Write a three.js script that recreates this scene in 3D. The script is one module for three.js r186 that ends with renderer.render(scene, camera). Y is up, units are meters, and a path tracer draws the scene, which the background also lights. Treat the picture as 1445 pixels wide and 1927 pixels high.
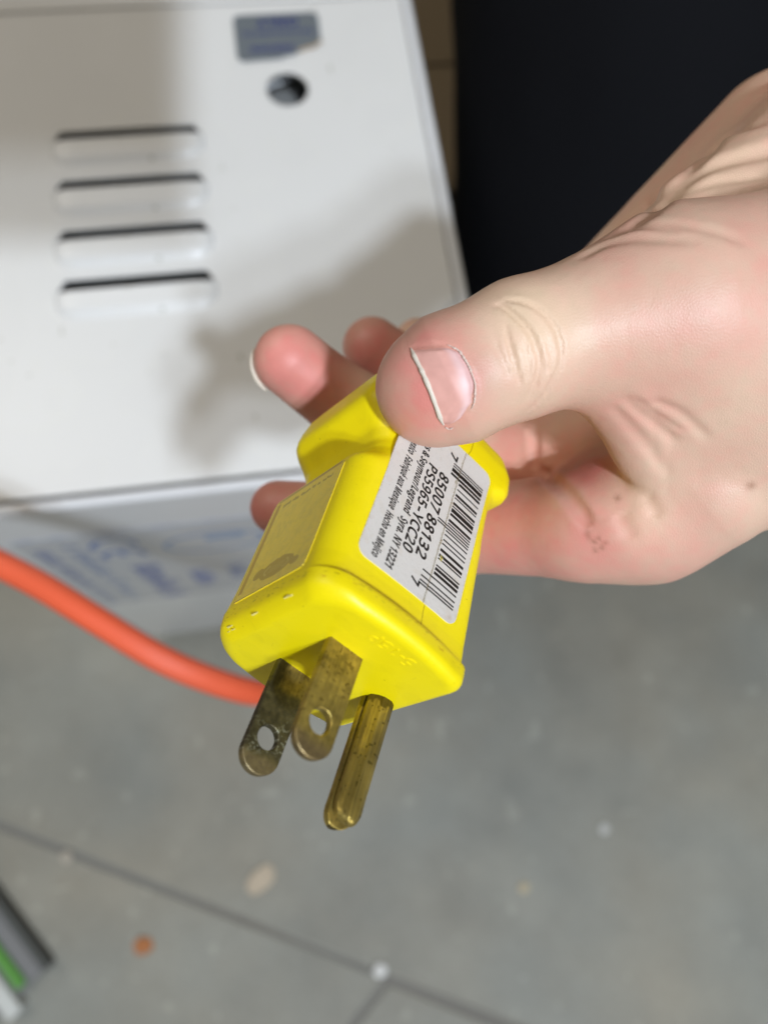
import * as THREE from 'three';
import { mergeGeometries, mergeVertices, toCreasedNormals } from 'three/addons/utils/BufferGeometryUtils.js';
import { RoundedBoxGeometry } from 'three/addons/geometries/RoundedBoxGeometry.js';
import { TextGeometry } from 'three/addons/geometries/TextGeometry.js';
import { FontLoader } from 'three/addons/loaders/FontLoader.js';
import { RectAreaLightUniformsLib } from 'three/addons/lights/RectAreaLightUniformsLib.js';

// ------------------------------------------------------------------ camera, light, exposure
const scene = new THREE.Scene();
const renderer = new THREE.WebGLRenderer({ antialias: true });
renderer.toneMapping = THREE.LinearToneMapping;
renderer.toneMappingExposure = 1.3;
renderer.shadowMap.enabled = true;
RectAreaLightUniformsLib.init();
scene.background = new THREE.Color().setRGB(0.085, 0.077, 0.062);      // the dim room around

// photo geometry: pixels of the 1445 x 1927 photograph, focal length in pixels
const CX = 722.5, CY = 963.5, F = 1456, EYE = 0.86;
// directions (x right, y down, z into the picture) of the machine's width, of up and of its front
const AX = new THREE.Vector3(13578, -1581, 1456).normalize();
const AZ = new THREE.Vector3(770, 5160, -1456); AZ.addScaledVector(AX, -AX.dot(AZ)).normalize();
const AY = new THREE.Vector3().crossVectors(AZ, AX);
const eye = new THREE.Vector3(0, EYE, 0);
const turn = (v) => new THREE.Vector3(AX.dot(v), AY.dot(v), AZ.dot(v));   // picture axes to world axes
const fromView = (x, y, z) => turn(new THREE.Vector3(x, y, z)).multiplyScalar(0.001).add(eye);   // mm in picture axes to world
const at = (px, py, z) => fromView((px - CX) / F * z, (py - CY) / F * z, z);                      // pixel and depth in mm
const onLevel = (px, py, y) => { const d = turn(new THREE.Vector3((px - CX) / F, (py - CY) / F, 1)); return d.multiplyScalar((y - EYE) / d.y).add(eye); };

const camera = new THREE.PerspectiveCamera(2 * Math.atan(CY / F) * 180 / Math.PI, 1445 / 1927, 0.01, 20);
const viewBasis = new THREE.Matrix4().makeBasis(turn(new THREE.Vector3(1, 0, 0)), turn(new THREE.Vector3(0, -1, 0)), turn(new THREE.Vector3(0, 0, -1)));
camera.quaternion.setFromRotationMatrix(viewBasis);
camera.position.copy(eye);
camera.focus = 0.1245;
camera.userData.fStop = camera.getFocalLength() / 2.5;
camera.updateMatrixWorld();
scene.add(camera);

const colour = (r, g, b) => new THREE.Color().setRGB(r, g, b);
function tag(o, label, category, group) { o.userData.label = label; o.userData.category = category; if (group) o.userData.group = group; return o; }
function add(parent, name, geometry, material) {
  const m = new THREE.Mesh(geometry, material); m.name = name; m.castShadow = m.receiveShadow = true; parent.add(m); return m;
}
// ceiling lamps behind the photographer, plus two added fill panels; each a glowing panel and an area light of its size
const subject = fromView(20, -10, 150);
function lamp(dir, distance, w, h, rgb, power, label) {
  const g = new THREE.Group(); g.name = 'ceiling_lamp'; scene.add(g);
  const p = turn(new THREE.Vector3(...dir)).normalize().multiplyScalar(distance).add(subject);
  g.position.copy(p); g.lookAt(subject);                               // +z towards the subject
  add(g, 'housing', new RoundedBoxGeometry(w + 0.04, h + 0.04, 0.05, 2, 0.01).translate(0, 0, -0.028), new THREE.MeshStandardMaterial({ color: colour(0.7, 0.7, 0.7), roughness: 0.6 }));
  add(g, 'diffuser', new THREE.BoxGeometry(w, h, 0.004), new THREE.MeshStandardMaterial({ color: colour(0.5, 0.5, 0.5), emissive: colour(...rgb), emissiveIntensity: 1 }));
  const light = new THREE.RectAreaLight(colour(...rgb), power, w, h);
  light.position.copy(p).addScaledVector(new THREE.Vector3(0, 0, 1).applyQuaternion(g.quaternion), 0.01); light.lookAt(subject);
  light.castShadow = true; light.name = 'lamp_or_fill_glow'; scene.add(light);
  return tag(g, label, 'lamp');
}
lamp([0.275, 0.305, -0.92], 2.0, 0.08, 0.10, [0.90, 1.0, 1.12], 380, 'weaker cool white ceiling lamp, the one farther from the machine').name = 'ceiling_lamp';
lamp([0.265, 0.22, -0.945], 2.05, 0.09, 0.10, [0.90, 1.0, 1.12], 720, 'bright cool white ceiling lamp, the one nearer the machine').name = 'ceiling_lamp_003';
lamp([-0.62, -0.72, -0.85], 2.3, 1.2, 0.9, [1.0, 0.93, 0.82], 3.1, 'large warm white fill panel added above the machine').name = 'ceiling_lamp_001';  // added fill from the upper left, brightens the emblem side of the plug
lamp([0.9, 0.55, -0.9], 2.3, 0.9, 0.9, [1.0, 0.94, 0.85], 1.1, 'square warm white fill panel added over the open floor').name = 'ceiling_lamp_002';  // second added fill, raises the general light from the right

// ------------------------------------------------------------------ noise and texture helpers
function rng(seed) { let s = seed >>> 0; return () => { s = (s + 0x6D2B79F5) >>> 0; let t = Math.imul(s ^ (s >>> 15), 1 | s); t = (t + Math.imul(t ^ (t >>> 7), 61 | t)) ^ t; return ((t ^ (t >>> 14)) >>> 0) / 4294967296; }; }
function h3(x, y, z) { let n = Math.imul(x, 374761393) ^ Math.imul(y, 668265263) ^ Math.imul(z, 2147483647 - 1013904223); n = Math.imul(n ^ (n >>> 13), 1274126177); return ((n ^ (n >>> 16)) >>> 0) / 4294967296; }
function noise(x, y, z, wrap = 0) {
  const xi = Math.floor(x), yi = Math.floor(y), zi = Math.floor(z), fx = x - xi, fy = y - yi, fz = z - zi;
  const u = fx * fx * (3 - 2 * fx), v = fy * fy * (3 - 2 * fy), w = fz * fz * (3 - 2 * fz);
  let x0 = xi, x1 = xi + 1, y0 = yi, y1 = yi + 1;
  if (wrap) { x0 = ((x0 % wrap) + wrap) % wrap; x1 = x0 + 1 === wrap ? 0 : x0 + 1; y0 = ((y0 % wrap) + wrap) % wrap; y1 = y0 + 1 === wrap ? 0 : y0 + 1; }
  const a = h3(x0, y0, zi), b = h3(x1, y0, zi), c = h3(x0, y1, zi), d = h3(x1, y1, zi), p = a + (b - a) * u, q = c + (d - c) * u, lo = p + (q - p) * v;
  const e = h3(x0, y0, zi + 1), f = h3(x1, y0, zi + 1), g = h3(x0, y1, zi + 1), h = h3(x1, y1, zi + 1), r = e + (f - e) * u, s = g + (h - g) * u;
  return lo + (r + (s - r) * v - lo) * w;
}
function fbm(x, y, z, oct = 4, wrap = 0) { let a = 0, k = 0.5, n = 0; for (let i = 0; i < oct; i++) { a += k * noise(x, y, z + i * 7.3, wrap); n += k; x *= 2; y *= 2; wrap *= 2; k *= 0.5; } return a / n; }
function dataTexture(n, fn, srgb) {
  const d = new Uint8Array(n * n * 4);
  for (let j = 0; j < n; j++) for (let i = 0; i < n; i++) { const c = fn(i / n, j / n), k = (j * n + i) * 4; for (let q = 0; q < 3; q++) d[k + q] = Math.max(0, Math.min(255, Math.round(255 * (c.length ? c[q] : c)))); d[k + 3] = 255; }
  const t = new THREE.DataTexture(d, n, n); t.magFilter = THREE.LinearFilter; t.wrapS = t.wrapT = THREE.RepeatWrapping; if (srgb) t.colorSpace = THREE.SRGBColorSpace; t.needsUpdate = true; return t;
}
function canvasTexture(w, h, draw) {
  const c = document.createElement('canvas'); c.width = w; c.height = h; draw(c.getContext('2d'), w, h);
  const t = new THREE.CanvasTexture(c); t.colorSpace = THREE.SRGBColorSpace; t.magFilter = THREE.LinearFilter; return t;
}
const mix = (a, b, t) => a + (b - a) * t, clamp = (x, a = 0, b = 1) => Math.max(a, Math.min(b, x)), step = (a, b, x) => { const t = clamp((x - a) / (b - a)); return t * t * (3 - 2 * t); };

// ------------------------------------------------------------------ floor of large grey slabs with sunk joints
{
  const floor = new THREE.Group(); floor.name = 'floor'; floor.userData.kind = 'structure'; scene.add(floor);
  const n = 1024, tex = dataTexture(n, (u, v) => {
    const a = fbm(u * 5, v * 5, 1, 5, 5), b = fbm(u * 24, v * 24, 9, 4, 24), c = noise(u * 400, v * 400, 3, 400), d = fbm(u * 9, v * 9, 21, 4, 9);
    const k = 0.82 + 0.2 * (a - 0.5) + 0.1 * (b - 0.5) + 0.05 * (c - 0.5), warm = 0.035 * (d - 0.5);
    const speck = step(0.9, 0.95, noise(u * 60, v * 60, 31, 60)) * 0.06;
    return [k * 0.67 + warm + speck, k * 0.662 + speck, k * 0.615 - warm + speck * 0.9];
  }, true);
  tex.repeat.set(1 / 0.9, 1 / 0.9);
  const bump = dataTexture(512, (u, v) => fbm(u * 40, v * 40, 5, 4, 40)); bump.repeat.set(1 / 0.5, 1 / 0.5);
  const slabMat = new THREE.MeshStandardMaterial({ map: tex, bumpMap: bump, bumpScale: 0.0006, roughness: 0.62 });
  const jointMat = new THREE.MeshStandardMaterial({ color: colour(0.2, 0.193, 0.178), roughness: 0.95 });
  const base = new THREE.PlaneGeometry(6, 6).rotateX(-Math.PI / 2).translate(0, -0.0025, 0);
  add(floor, 'joint_bed', base, jointMat);
  // joint 1 runs through two points read off the floor, joint 2 branches from it
  const a = onLevel(0, 1555, 0), b = onLevel(950, 1927, 0), d = b.clone().sub(a).normalize(), nrm = new THREE.Vector3(d.z, 0, -d.x);   // nrm points up the picture
  const p0 = a.clone().addScaledVector(d, onLevel(730, 1842, 0).sub(a).dot(d));
  const e2 = onLevel(655, 1935, 0).sub(p0).normalize();
  const g = 0.0056;
  const slab = (pts) => {
    const s = new THREE.Shape(pts.map((p) => new THREE.Vector2(p.x, -p.z)));
    const geo = new THREE.ExtrudeGeometry(s, { depth: 0.02, bevelEnabled: true, bevelSize: 0.0025, bevelThickness: 0.0022, bevelSegments: 2 }).rotateX(-Math.PI / 2).translate(0, -0.0222, 0);
    add(floor, 'slab', geo, slabMat);
  };
  const q = (s, t) => p0.clone().addScaledVector(d, s).addScaledVector(nrm, t);
  slab([q(-1.4, g), q(0.95, g), q(0.95, 1.5), q(-1.4, 1.5)]);
  slab([q(0.958, g), q(2, g), q(2, 1.5), q(0.958, 1.5)]);
  const side = new THREE.Vector3(-e2.z, 0, e2.x); const L = (s) => p0.clone().addScaledVector(e2, s);
  const sgn = side.dot(d) > 0 ? 1 : -1;
  slab([q(-1.4, -g), p0.clone().addScaledVector(side, -sgn * g).addScaledVector(nrm, -g), L(0.9).addScaledVector(side, -sgn * g), q(-1.4, -0.9)]);
  slab([p0.clone().addScaledVector(side, sgn * g).addScaledVector(nrm, -g), q(2, -g), q(2, -0.9), L(0.9).addScaledVector(side, sgn * g)]);
}
// small litter on the floor
{
  const rnd = rng(5);
  const bit = (px, py, r, flat, rgb, name, label, category, thin = 1, ang = 0) => {
    const g = new THREE.IcosahedronGeometry(r, 3), p = g.attributes.position;
    for (let i = 0; i < p.count; i++) { const x = p.getX(i), y = p.getY(i), z = p.getZ(i), k = 0.75 + 0.5 * noise(x / r * 1.7 + px, y / r * 1.7, z / r * 1.7); p.setXYZ(i, x * k * thin, y * k * flat, z * k); }
    const m = add(scene, name, toCreasedNormals(g, 0.9), new THREE.MeshStandardMaterial({ color: colour(...rgb), roughness: 0.9 }));
    m.position.copy(onLevel(px, py, 0)); m.position.y = r * flat * 0.8; m.rotation.y = ang; tag(m, label, category);
  };
  bit(490, 1655, 0.010, 0.25, [0.5, 0.42, 0.32], 'wood_chip', 'pale tan wood chip lying on the grey slab', 'chip', 1.7, 0.6);
  bit(270, 1780, 0.008, 0.3, [0.4, 0.16, 0.06], 'dry_leaf', 'rusty orange dry leaf scrap on the floor', 'leaf', 1.2);
  bit(715, 1825, 0.0065, 0.5, [0.75, 0.75, 0.74], 'white_crumb', 'small round white crumb lying at the meeting of the floor joints', 'crumb');
  bit(985, 1670, 0.0055, 0.4, [0.5, 0.43, 0.3], 'tan_crumb', 'small tan crumb alone on the wide grey slab', 'crumb');
  bit(1135, 1560, 0.0055, 0.4, [0.55, 0.55, 0.53], 'grey_pebble', 'pale grey pebble on the wide grey slab', 'pebble');
  bit(127, 1612, 0.006, 0.4, [0.42, 0.38, 0.32], 'brown_crumb', 'faint brown crumb beside the long floor joint', 'crumb');
}

// ------------------------------------------------------------------ white sheet-metal machine
const TOP = 0.48, XL = -0.173, XR = 0.1075, ZF = -0.128, ZB = -0.475;
const paintGrain = dataTexture(512, (u, v) => fbm(u * 90, v * 90, 2, 3, 90)); paintGrain.repeat.set(1 / 0.12, 1 / 0.12);
const paintMap = dataTexture(1024, (u, v) => {
  const a = fbm(u * 7, v * 7, 4, 4, 7), s = step(0.955, 0.975, noise(u * 90, v * 90, 8, 90)) * step(0.6, 0.75, noise(u * 9, v * 9, 3, 9)), k = 0.868 + 0.03 * (a - 0.5) - 0.16 * s;
  return [k, k * 1.0, k * 0.995 - 0.03 * s];
}, true); paintMap.repeat.set(1 / 0.4, 1 / 0.4);
const whitePaint = new THREE.MeshPhysicalMaterial({ map: paintMap, bumpMap: paintGrain, bumpScale: 0.00004, roughness: 0.42, clearcoat: 0.15, clearcoatRoughness: 0.25 });
const dark = new THREE.MeshStandardMaterial({ color: colour(0.02, 0.02, 0.02), roughness: 0.9 });
const steel = new THREE.MeshStandardMaterial({ color: colour(0.36, 0.36, 0.35), roughness: 0.55, metalness: 0.3 });
const machine = new THREE.Group(); machine.name = 'machine_cabinet'; machine.position.set(0, 0, ZF); scene.add(machine);
tag(machine, 'white sheet metal machine cabinet with four louvres and a round hole', 'machine');
{
  const z = (w) => w - ZF;   // world z to the cabinet's own z
  const rect = (T, x0, x1, z0, z1, r) => { const s = new T(); s.moveTo(x0 + r, z0); s.lineTo(x1 - r, z0); s.absarc(x1 - r, z0 + r, r, -Math.PI / 2, 0); s.lineTo(x1, z1 - r); s.absarc(x1 - r, z1 - r, r, 0, Math.PI / 2); s.lineTo(x0 + r, z1); s.absarc(x0 + r, z1 - r, r, Math.PI / 2, Math.PI); s.lineTo(x0, z0 + r); s.absarc(x0 + r, z0 + r, r, Math.PI, 1.5 * Math.PI); return s; };
  // shell: walls with a rounded upper rim (shape drawn in x and -z)
  const wall = rect(THREE.Shape, XL, XR, -z(ZF), -z(ZB), 0.004);
  wall.holes.push(rect(THREE.Path, XL + 0.006, XR - 0.006, -z(ZF) + 0.006, -z(ZB) - 0.018, 0.003));
  const shellPaint = new THREE.MeshPhysicalMaterial({ color: colour(0.76, 0.77, 0.79), roughness: 0.16, clearcoat: 0.8, clearcoatRoughness: 0.06, bumpMap: paintGrain, bumpScale: 0.00003 });
  add(machine, 'shell', new THREE.ExtrudeGeometry(wall, { depth: TOP - 0.031, bevelEnabled: true, bevelSize: 0.003, bevelOffset: -0.003, bevelThickness: 0.003, bevelSegments: 4, curveSegments: 6 }).rotateX(-Math.PI / 2).translate(0, 0.028, 0), shellPaint);
  add(machine, 'inner_floor', new THREE.BoxGeometry(XR - XL - 0.017, 0.004, ZF - ZB - 0.027).translate((XL + XR) / 2, 0.3, (z(ZF) + z(ZB)) / 2 + 0.005), steel);
  for (const [x, zz] of [[XL + 0.03, ZF - 0.03], [XR - 0.03, ZF - 0.03], [XL + 0.03, ZB + 0.03], [XR - 0.03, ZB + 0.03]])
    add(machine, 'rubber_foot', new THREE.CylinderGeometry(0.014, 0.011, 0.0285, 20).translate(x, 0.01425, z(zz)), dark);
  // top plate with slots, notch at its front right corner, and the round hole
  const x0 = XL + 0.0075, x1 = XR - 0.0072, zf = ZF - 0.0078, zb = ZB + 0.0278;
  const s = new THREE.Shape();
  s.moveTo(x0, -z(zf)); s.lineTo(x1 - 0.014, -z(zf)); s.lineTo(x1 - 0.014, -z(-0.214)); s.lineTo(x1, -z(-0.228)); s.lineTo(x1, -z(zb)); s.lineTo(x0, -z(zb)); s.closePath();
  const rows = [-0.348, -0.3142, -0.2809, -0.2491], LX = -0.0745, LL = 0.088;
  for (const r of rows) { const h = new THREE.Path(), hw = LL / 2 - 0.006; h.moveTo(LX - hw, -z(r + 0.004)); h.lineTo(LX + hw, -z(r + 0.004)); h.lineTo(LX + hw + 0.004, -z(r - 0.003)); h.lineTo(LX + hw, -z(r - 0.0096)); h.lineTo(LX - hw, -z(r - 0.0096)); h.lineTo(LX - hw - 0.004, -z(r - 0.003)); s.holes.push(h); }
  const hole = new THREE.Path(); hole.absarc(0.0215, -z(-0.3793), 0.0126, 0, Math.PI * 2, true); s.holes.push(hole);
  const plate = add(machine, 'top_plate', new THREE.ExtrudeGeometry(s, { depth: 0.0006, bevelEnabled: true, bevelSize: 0.0007, bevelOffset: -0.0007, bevelThickness: 0.0007, bevelSegments: 3, curveSegments: 40 }).rotateX(-Math.PI / 2).translate(0, TOP - 0.0028, 0), whitePaint);
  plate.userData.label = 'white top plate with louvre slots and round hole';
  add(machine, 'rear_strip', new RoundedBoxGeometry(x1 - x0, 0.002, 0.012, 3, 0.0009).translate((x0 + x1) / 2, TOP - 0.0018, z(ZB) + 0.0209), whitePaint);
  add(machine, 'side_flange', new THREE.BoxGeometry(0.026, 0.003, ZF - ZB - 0.04).translate(XR - 0.0195, TOP - 0.0052, (z(ZF) + z(ZB)) / 2 + 0.004), whitePaint);
  // louvre hoods: raised, open at the back
  const hood = (() => {
    const nx = 72, nz = 18, pos = [], idx = [], D = 0.0165, H = 0.0042, R = 0.013;
    for (let i = 0; i <= nx; i++) for (let j = 0; j <= nz; j++) {
      const x = (i / nx - 0.5) * LL, t = j / nz, over = Math.max(0, Math.abs(x) - LL / 2 + R) / R, e = Math.sqrt(Math.max(0, 1 - over * over));
      const dz = D * (0.25 + 0.75 * e), prof = (1 - 0.35 * t) * (1 - step(0.62, 1, t));
      pos.push(x, H * Math.pow(e, 0.8) * prof - 0.0001 + (j === nz || i === 0 || i === nx ? -0.0002 : 0), t * dz);
    }
    for (let i = 0; i < nx; i++) for (let j = 0; j < nz; j++) { const a = i * (nz + 1) + j, b = a + nz + 1; idx.push(a, a + 1, b, b, a + 1, b + 1); }
    const g = new THREE.BufferGeometry(); g.setAttribute('position', new THREE.Float32BufferAttribute(pos, 3)); g.setIndex(idx);
    g.setAttribute('uv', new THREE.Float32BufferAttribute(pos.filter((_, k) => k % 3 !== 1), 2)); g.computeVertexNormals(); return g;
  })();
  for (const r of rows) { const m = add(machine, 'louvre', hood, whitePaint); m.position.set(LX, TOP - 0.0014, z(r)); m.rotation.y = 0; }
  // what shows inside the round hole
  add(machine, 'inner_plate', new THREE.BoxGeometry(0.09, 0.002, 0.07).translate(0.02, TOP - 0.04, z(-0.415)), steel);
  add(machine, 'inner_bracket', new RoundedBoxGeometry(0.05, 0.003, 0.02, 2, 0.001).rotateY(0.3).rotateX(0.3).translate(0.001, TOP - 0.02, z(-0.4075)), new THREE.MeshStandardMaterial({ color: colour(0.5, 0.52, 0.54), roughness: 0.35, metalness: 0.6 }));
  // torn silver notice, read from behind the machine
  const st = new THREE.Shape(); const sx0 = -0.0065, sx1 = 0.0463, sz0 = -0.4365, sz1 = -0.4005, rr = 0.005;
  st.moveTo(sx0 + rr, -z(sz0)); st.lineTo(sx1 - rr, -z(sz0)); st.quadraticCurveTo(sx1, -z(sz0), sx1, -z(sz0 + rr)); st.lineTo(sx1 - 0.0005, -z(-0.413));
  for (const [a, b] of [[0.0435, -0.411], [0.0405, -0.4085], [0.037, -0.4085], [0.035, -0.4065], [0.031, -0.406], [0.0285, -0.4035], [0.024, -0.4032], [0.020, -0.4012]]) st.lineTo(a, -z(b));
  st.lineTo(sx0 + rr, -z(sz1)); st.quadraticCurveTo(sx0, -z(sz1), sx0, -z(sz1 - rr)); st.lineTo(sx0, -z(sz0 + rr)); st.quadraticCurveTo(sx0, -z(sz0), sx0 + rr, -z(sz0));
  const stickTex = canvasTexture(528, 360, (c, w, h) => {
    c.fillStyle = '#6a7177'; c.fillRect(0, 0, w, h);
    const r = rng(3); for (let k = 0; k < 500; k++) { c.fillStyle = `rgba(${90 + 80 * r()},${95 + 80 * r()},${100 + 80 * r()},0.12)`; c.fillRect(r() * w, r() * h, 30 * r(), 8 * r()); }
    c.translate(w / 2, h / 2); c.rotate(Math.PI); c.fillStyle = '#141f6e'; c.textAlign = 'center'; c.textBaseline = 'middle';
    c.font = 'bold 96px sans-serif'; c.fillText('ONLY', -8, 112);
    c.font = 'bold 50px sans-serif'; c.globalAlpha = 0.75; c.fillText('Recommended for', 0, 28);
    c.font = 'bold 66px sans-serif'; c.globalAlpha = 0.95; c.fillText('INDOOR', 45, -92);
  });
  const sg = new THREE.ShapeGeometry(st).rotateX(-Math.PI / 2).translate(0, TOP - 0.0002, 0);
  { const p = sg.attributes.position, u = []; for (let i = 0; i < p.count; i++) u.push((p.getX(i) - sx0) / (sx1 - sx0), (z(sz1) - p.getZ(i)) / (sz1 - sz0)); sg.setAttribute('uv', new THREE.Float32BufferAttribute(u, 2)); }
  add(machine, 'notice_sticker', sg, new THREE.MeshStandardMaterial({ map: stickTex, roughness: 0.4 })).userData.label = 'torn silver notice sticker with blue lettering';
  const flap = new THREE.TubeGeometry(new THREE.CatmullRomCurve3([[0.0462, -0.413], [0.0435, -0.4108], [0.0405, -0.4083], [0.037, -0.4083], [0.031, -0.4058]].map(([a, b], i) => new THREE.Vector3(a, TOP - 0.0001 + 0.0004 * (i < 3), z(b)))), 20, 0.0007, 6);
  add(machine, 'torn_edge', flap, new THREE.MeshStandardMaterial({ color: colour(0.5, 0.38, 0.24), roughness: 0.9 }));
  // printed blue label on the front wall; its lines run down the wall
  const lw = 0.168, lh = 0.2, lx0 = -0.163, ly1 = 0.43;
  const labTex = canvasTexture(840, 1000, (c, w, h) => {
    c.fillStyle = '#c3c6cd'; c.fillRect(0, 0, w, h);
    const r = rng(11), px = (x) => (x - lx0) / lw * w, py = (y) => (ly1 - y) / lh * h;
    const rowText = (xw, y0, y1, size, col, alpha) => { c.fillStyle = col; c.globalAlpha = alpha; for (let y = py(y0); y < py(y1);) { const g = size * (0.3 + 0.5 * r()); const q = size * (0.5 + 0.5 * r()); c.fillRect(px(xw), y, q, g * 0.55); if (r() < 0.5) c.fillRect(px(xw) + q * 0.5 * r(), y, size * 0.18, g); y += g * (1.05 + (r() < 0.16 ? 0.9 : 0)); } c.globalAlpha = 1; };
    rowText(-0.158, 0.408, 0.236, 62, '#1f4fa4', 1);
    rowText(-0.140, 0.412, 0.240, 60, '#3562ac', 0.85);
    c.save(); c.translate(px(-0.126), py(0.418)); c.rotate(Math.PI / 2); c.strokeStyle = '#2f62b4'; c.lineWidth = 21;
    c.beginPath(); c.arc(75, -70, 60, 0.35 * Math.PI, 1.65 * Math.PI); c.stroke();
    c.beginPath(); c.arc(205, -70, 60, 0.35 * Math.PI, 1.65 * Math.PI); c.moveTo(145, -70); c.lineTo(205, -70); c.stroke(); c.restore();
    c.fillStyle = '#2c5fb0'; rowText(-0.116, 0.345, 0.240, 100, '#0f45a2', 1); rowText(-0.114, 0.343, 0.242, 96, '#0f45a2', 1);
    for (const [x, y0, y1, s] of [[-0.084, 0.312, 0.262, 80], [-0.057, 0.318, 0.276, 80], [-0.028, 0.335, 0.272, 90]]) { rowText(x, y0, y1, s, '#1a52b0', 1); rowText(x + 0.001, y0, y1, s, '#1a52b0', 1); }
    c.strokeStyle = '#4a78bd'; c.lineWidth = 18; c.globalAlpha = 0.8; c.beginPath(); c.ellipse(px(-0.055), py(0.385), 150, 105, 0, 0, 7); c.stroke(); c.fillStyle = '#5e88c2'; c.globalAlpha = 0.7; c.fillRect(px(-0.06), py(0.4), 120, 60); c.globalAlpha = 1;
  });
  add(machine, 'printed_label', new THREE.BoxGeometry(lw, lh, 0.0004).translate(lx0 + lw / 2, ly1 - lh / 2, 0.0005), new THREE.MeshPhysicalMaterial({ map: labTex, roughness: 0.14, clearcoat: 1, clearcoatRoughness: 0.05 })).userData.label = 'glossy label with blue print and CE mark';
}

// ------------------------------------------------------------------ orange cord that leaves the machine's front
{
  const W = (x, y, z) => new THREE.Vector3(x, y, z), pts = [W(-0.95, 0.0056, 0.12), W(-0.75, 0.0056, 0.06), W(-0.58, 0.012, 0.0), W(-0.44, 0.16, -0.06), W(-0.33, 0.42, -0.09), at(-240, 975, 300), at(-90, 1022, 298), at(60, 1092, 297), at(180, 1165, 298), at(300, 1238, 302), at(400, 1281, 310), at(480, 1303, 322), at(545, 1298, 345), at(600, 1262, 380)];
  const end = new THREE.Vector3(0.03, 0.30, ZF + 0.001); pts.push(end.clone().add(new THREE.Vector3(-0.02, 0.0, 0.075)), end.clone().add(new THREE.Vector3(0, 0, 0.03)), end);
  const rough = dataTexture(128, (u, v) => fbm(u * 30, v * 6, 3, 3, 6)); rough.repeat.set(1, 40);
  const cord = new THREE.Group(); cord.name = 'power_cord'; scene.add(cord);
  add(cord, 'cable', new THREE.TubeGeometry(new THREE.CatmullRomCurve3(pts), 420, 0.0054, 24), new THREE.MeshPhysicalMaterial({ color: colour(0.84, 0.125, 0.05), roughness: 0.42, bumpMap: rough, bumpScale: 0.0002 }));
  add(cord, 'strain_relief', new THREE.CylinderGeometry(0.0075, 0.011, 0.02, 24).rotateX(Math.PI / 2).translate(end.x, end.y, end.z + 0.012), dark);
  tag(cord, 'orange rubber power cord hanging in front of the white machine', 'cord');
}

// ------------------------------------------------------------------ things at the edge of the picture
{
  // carton with a green band, lower left
  const a = onLevel(0, 1690, 0.02), b = onLevel(95, 1818, 0.02), d = b.clone().sub(a).normalize(), g = new THREE.Group();
  g.name = 'striped_carton'; scene.add(g); g.position.set(b.x, 0, b.z); g.rotation.y = Math.atan2(-d.z, d.x);   // own x along its long edge, z across
  const m = (r, gg, bb, ro = 0.6) => new THREE.MeshStandardMaterial({ color: colour(r, gg, bb), roughness: ro });
  const s = 1;   // across direction
  const bar = (name, z0, z1, h, x1, mat) => add(g, name, new RoundedBoxGeometry(0.36 + x1, h, z1 - z0, 3, Math.min(0.003, (z1 - z0) / 3)).translate(-0.18 + x1 / 2, h / 2, s * (z0 + z1) / 2), mat);
  bar('rim', 0, 0.008, 0.022, 0, m(0.08, 0.085, 0.08));
  bar('body', 0.0085, 0.10, 0.012, -0.001, m(0.2, 0.2, 0.205));
  const band = bar('green_band', 0.025, 0.036, 0.019, -0.004, m(0.10, 0.30, 0.05)); band.userData.label = 'green band';
  bar('white_band', 0.040, 0.056, 0.020, 0.012, m(0.6, 0.62, 0.6));
  tag(g, 'low grey carton with a green and a white band lying on the floor', 'carton');
  // tan carton between the machine and the trousers
  const c = new THREE.Group(); c.name = 'cardboard_box'; scene.add(c); c.position.set(0.215, 0, -0.60);
  const kraft = new THREE.MeshStandardMaterial({ color: colour(0.2, 0.15, 0.09), roughness: 0.9, bumpMap: paintGrain, bumpScale: 0.0003 });
  add(c, 'carton_body', new RoundedBoxGeometry(0.17, 0.27, 0.3, 2, 0.002).translate(0, 0.135, 0), kraft);
  add(c, 'flap', new RoundedBoxGeometry(0.166, 0.003, 0.146, 2, 0.001).rotateX(-0.05).translate(0, 0.2765, 0.074), kraft);
  add(c, 'flap', new RoundedBoxGeometry(0.166, 0.003, 0.146, 2, 0.001).rotateX(0.07).translate(0, 0.278, -0.075), kraft);
  tag(c, 'brown cardboard box standing between the machine and the black trousers', 'box');
  // the phone that takes the picture, beside the lens: its shade falls on the top plate
  const ph = new THREE.Group(); ph.name = 'smartphone'; scene.add(ph);
  ph.quaternion.copy(camera.quaternion); ph.position.copy(fromView(-31, -95, -16));
  add(ph, 'case', new RoundedBoxGeometry(0.118, 0.128, 0.008, 4, 0.0038), new THREE.MeshStandardMaterial({ color: colour(0.02, 0.02, 0.022), roughness: 0.5 }));
  add(ph, 'screen', new RoundedBoxGeometry(0.112, 0.122, 0.001, 3, 0.0004).translate(0, 0, 0.0042), new THREE.MeshPhysicalMaterial({ color: colour(0.01, 0.01, 0.012), roughness: 0.08 }));
  tag(ph, 'dark smartphone held above the machine top', 'phone');
}

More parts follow.
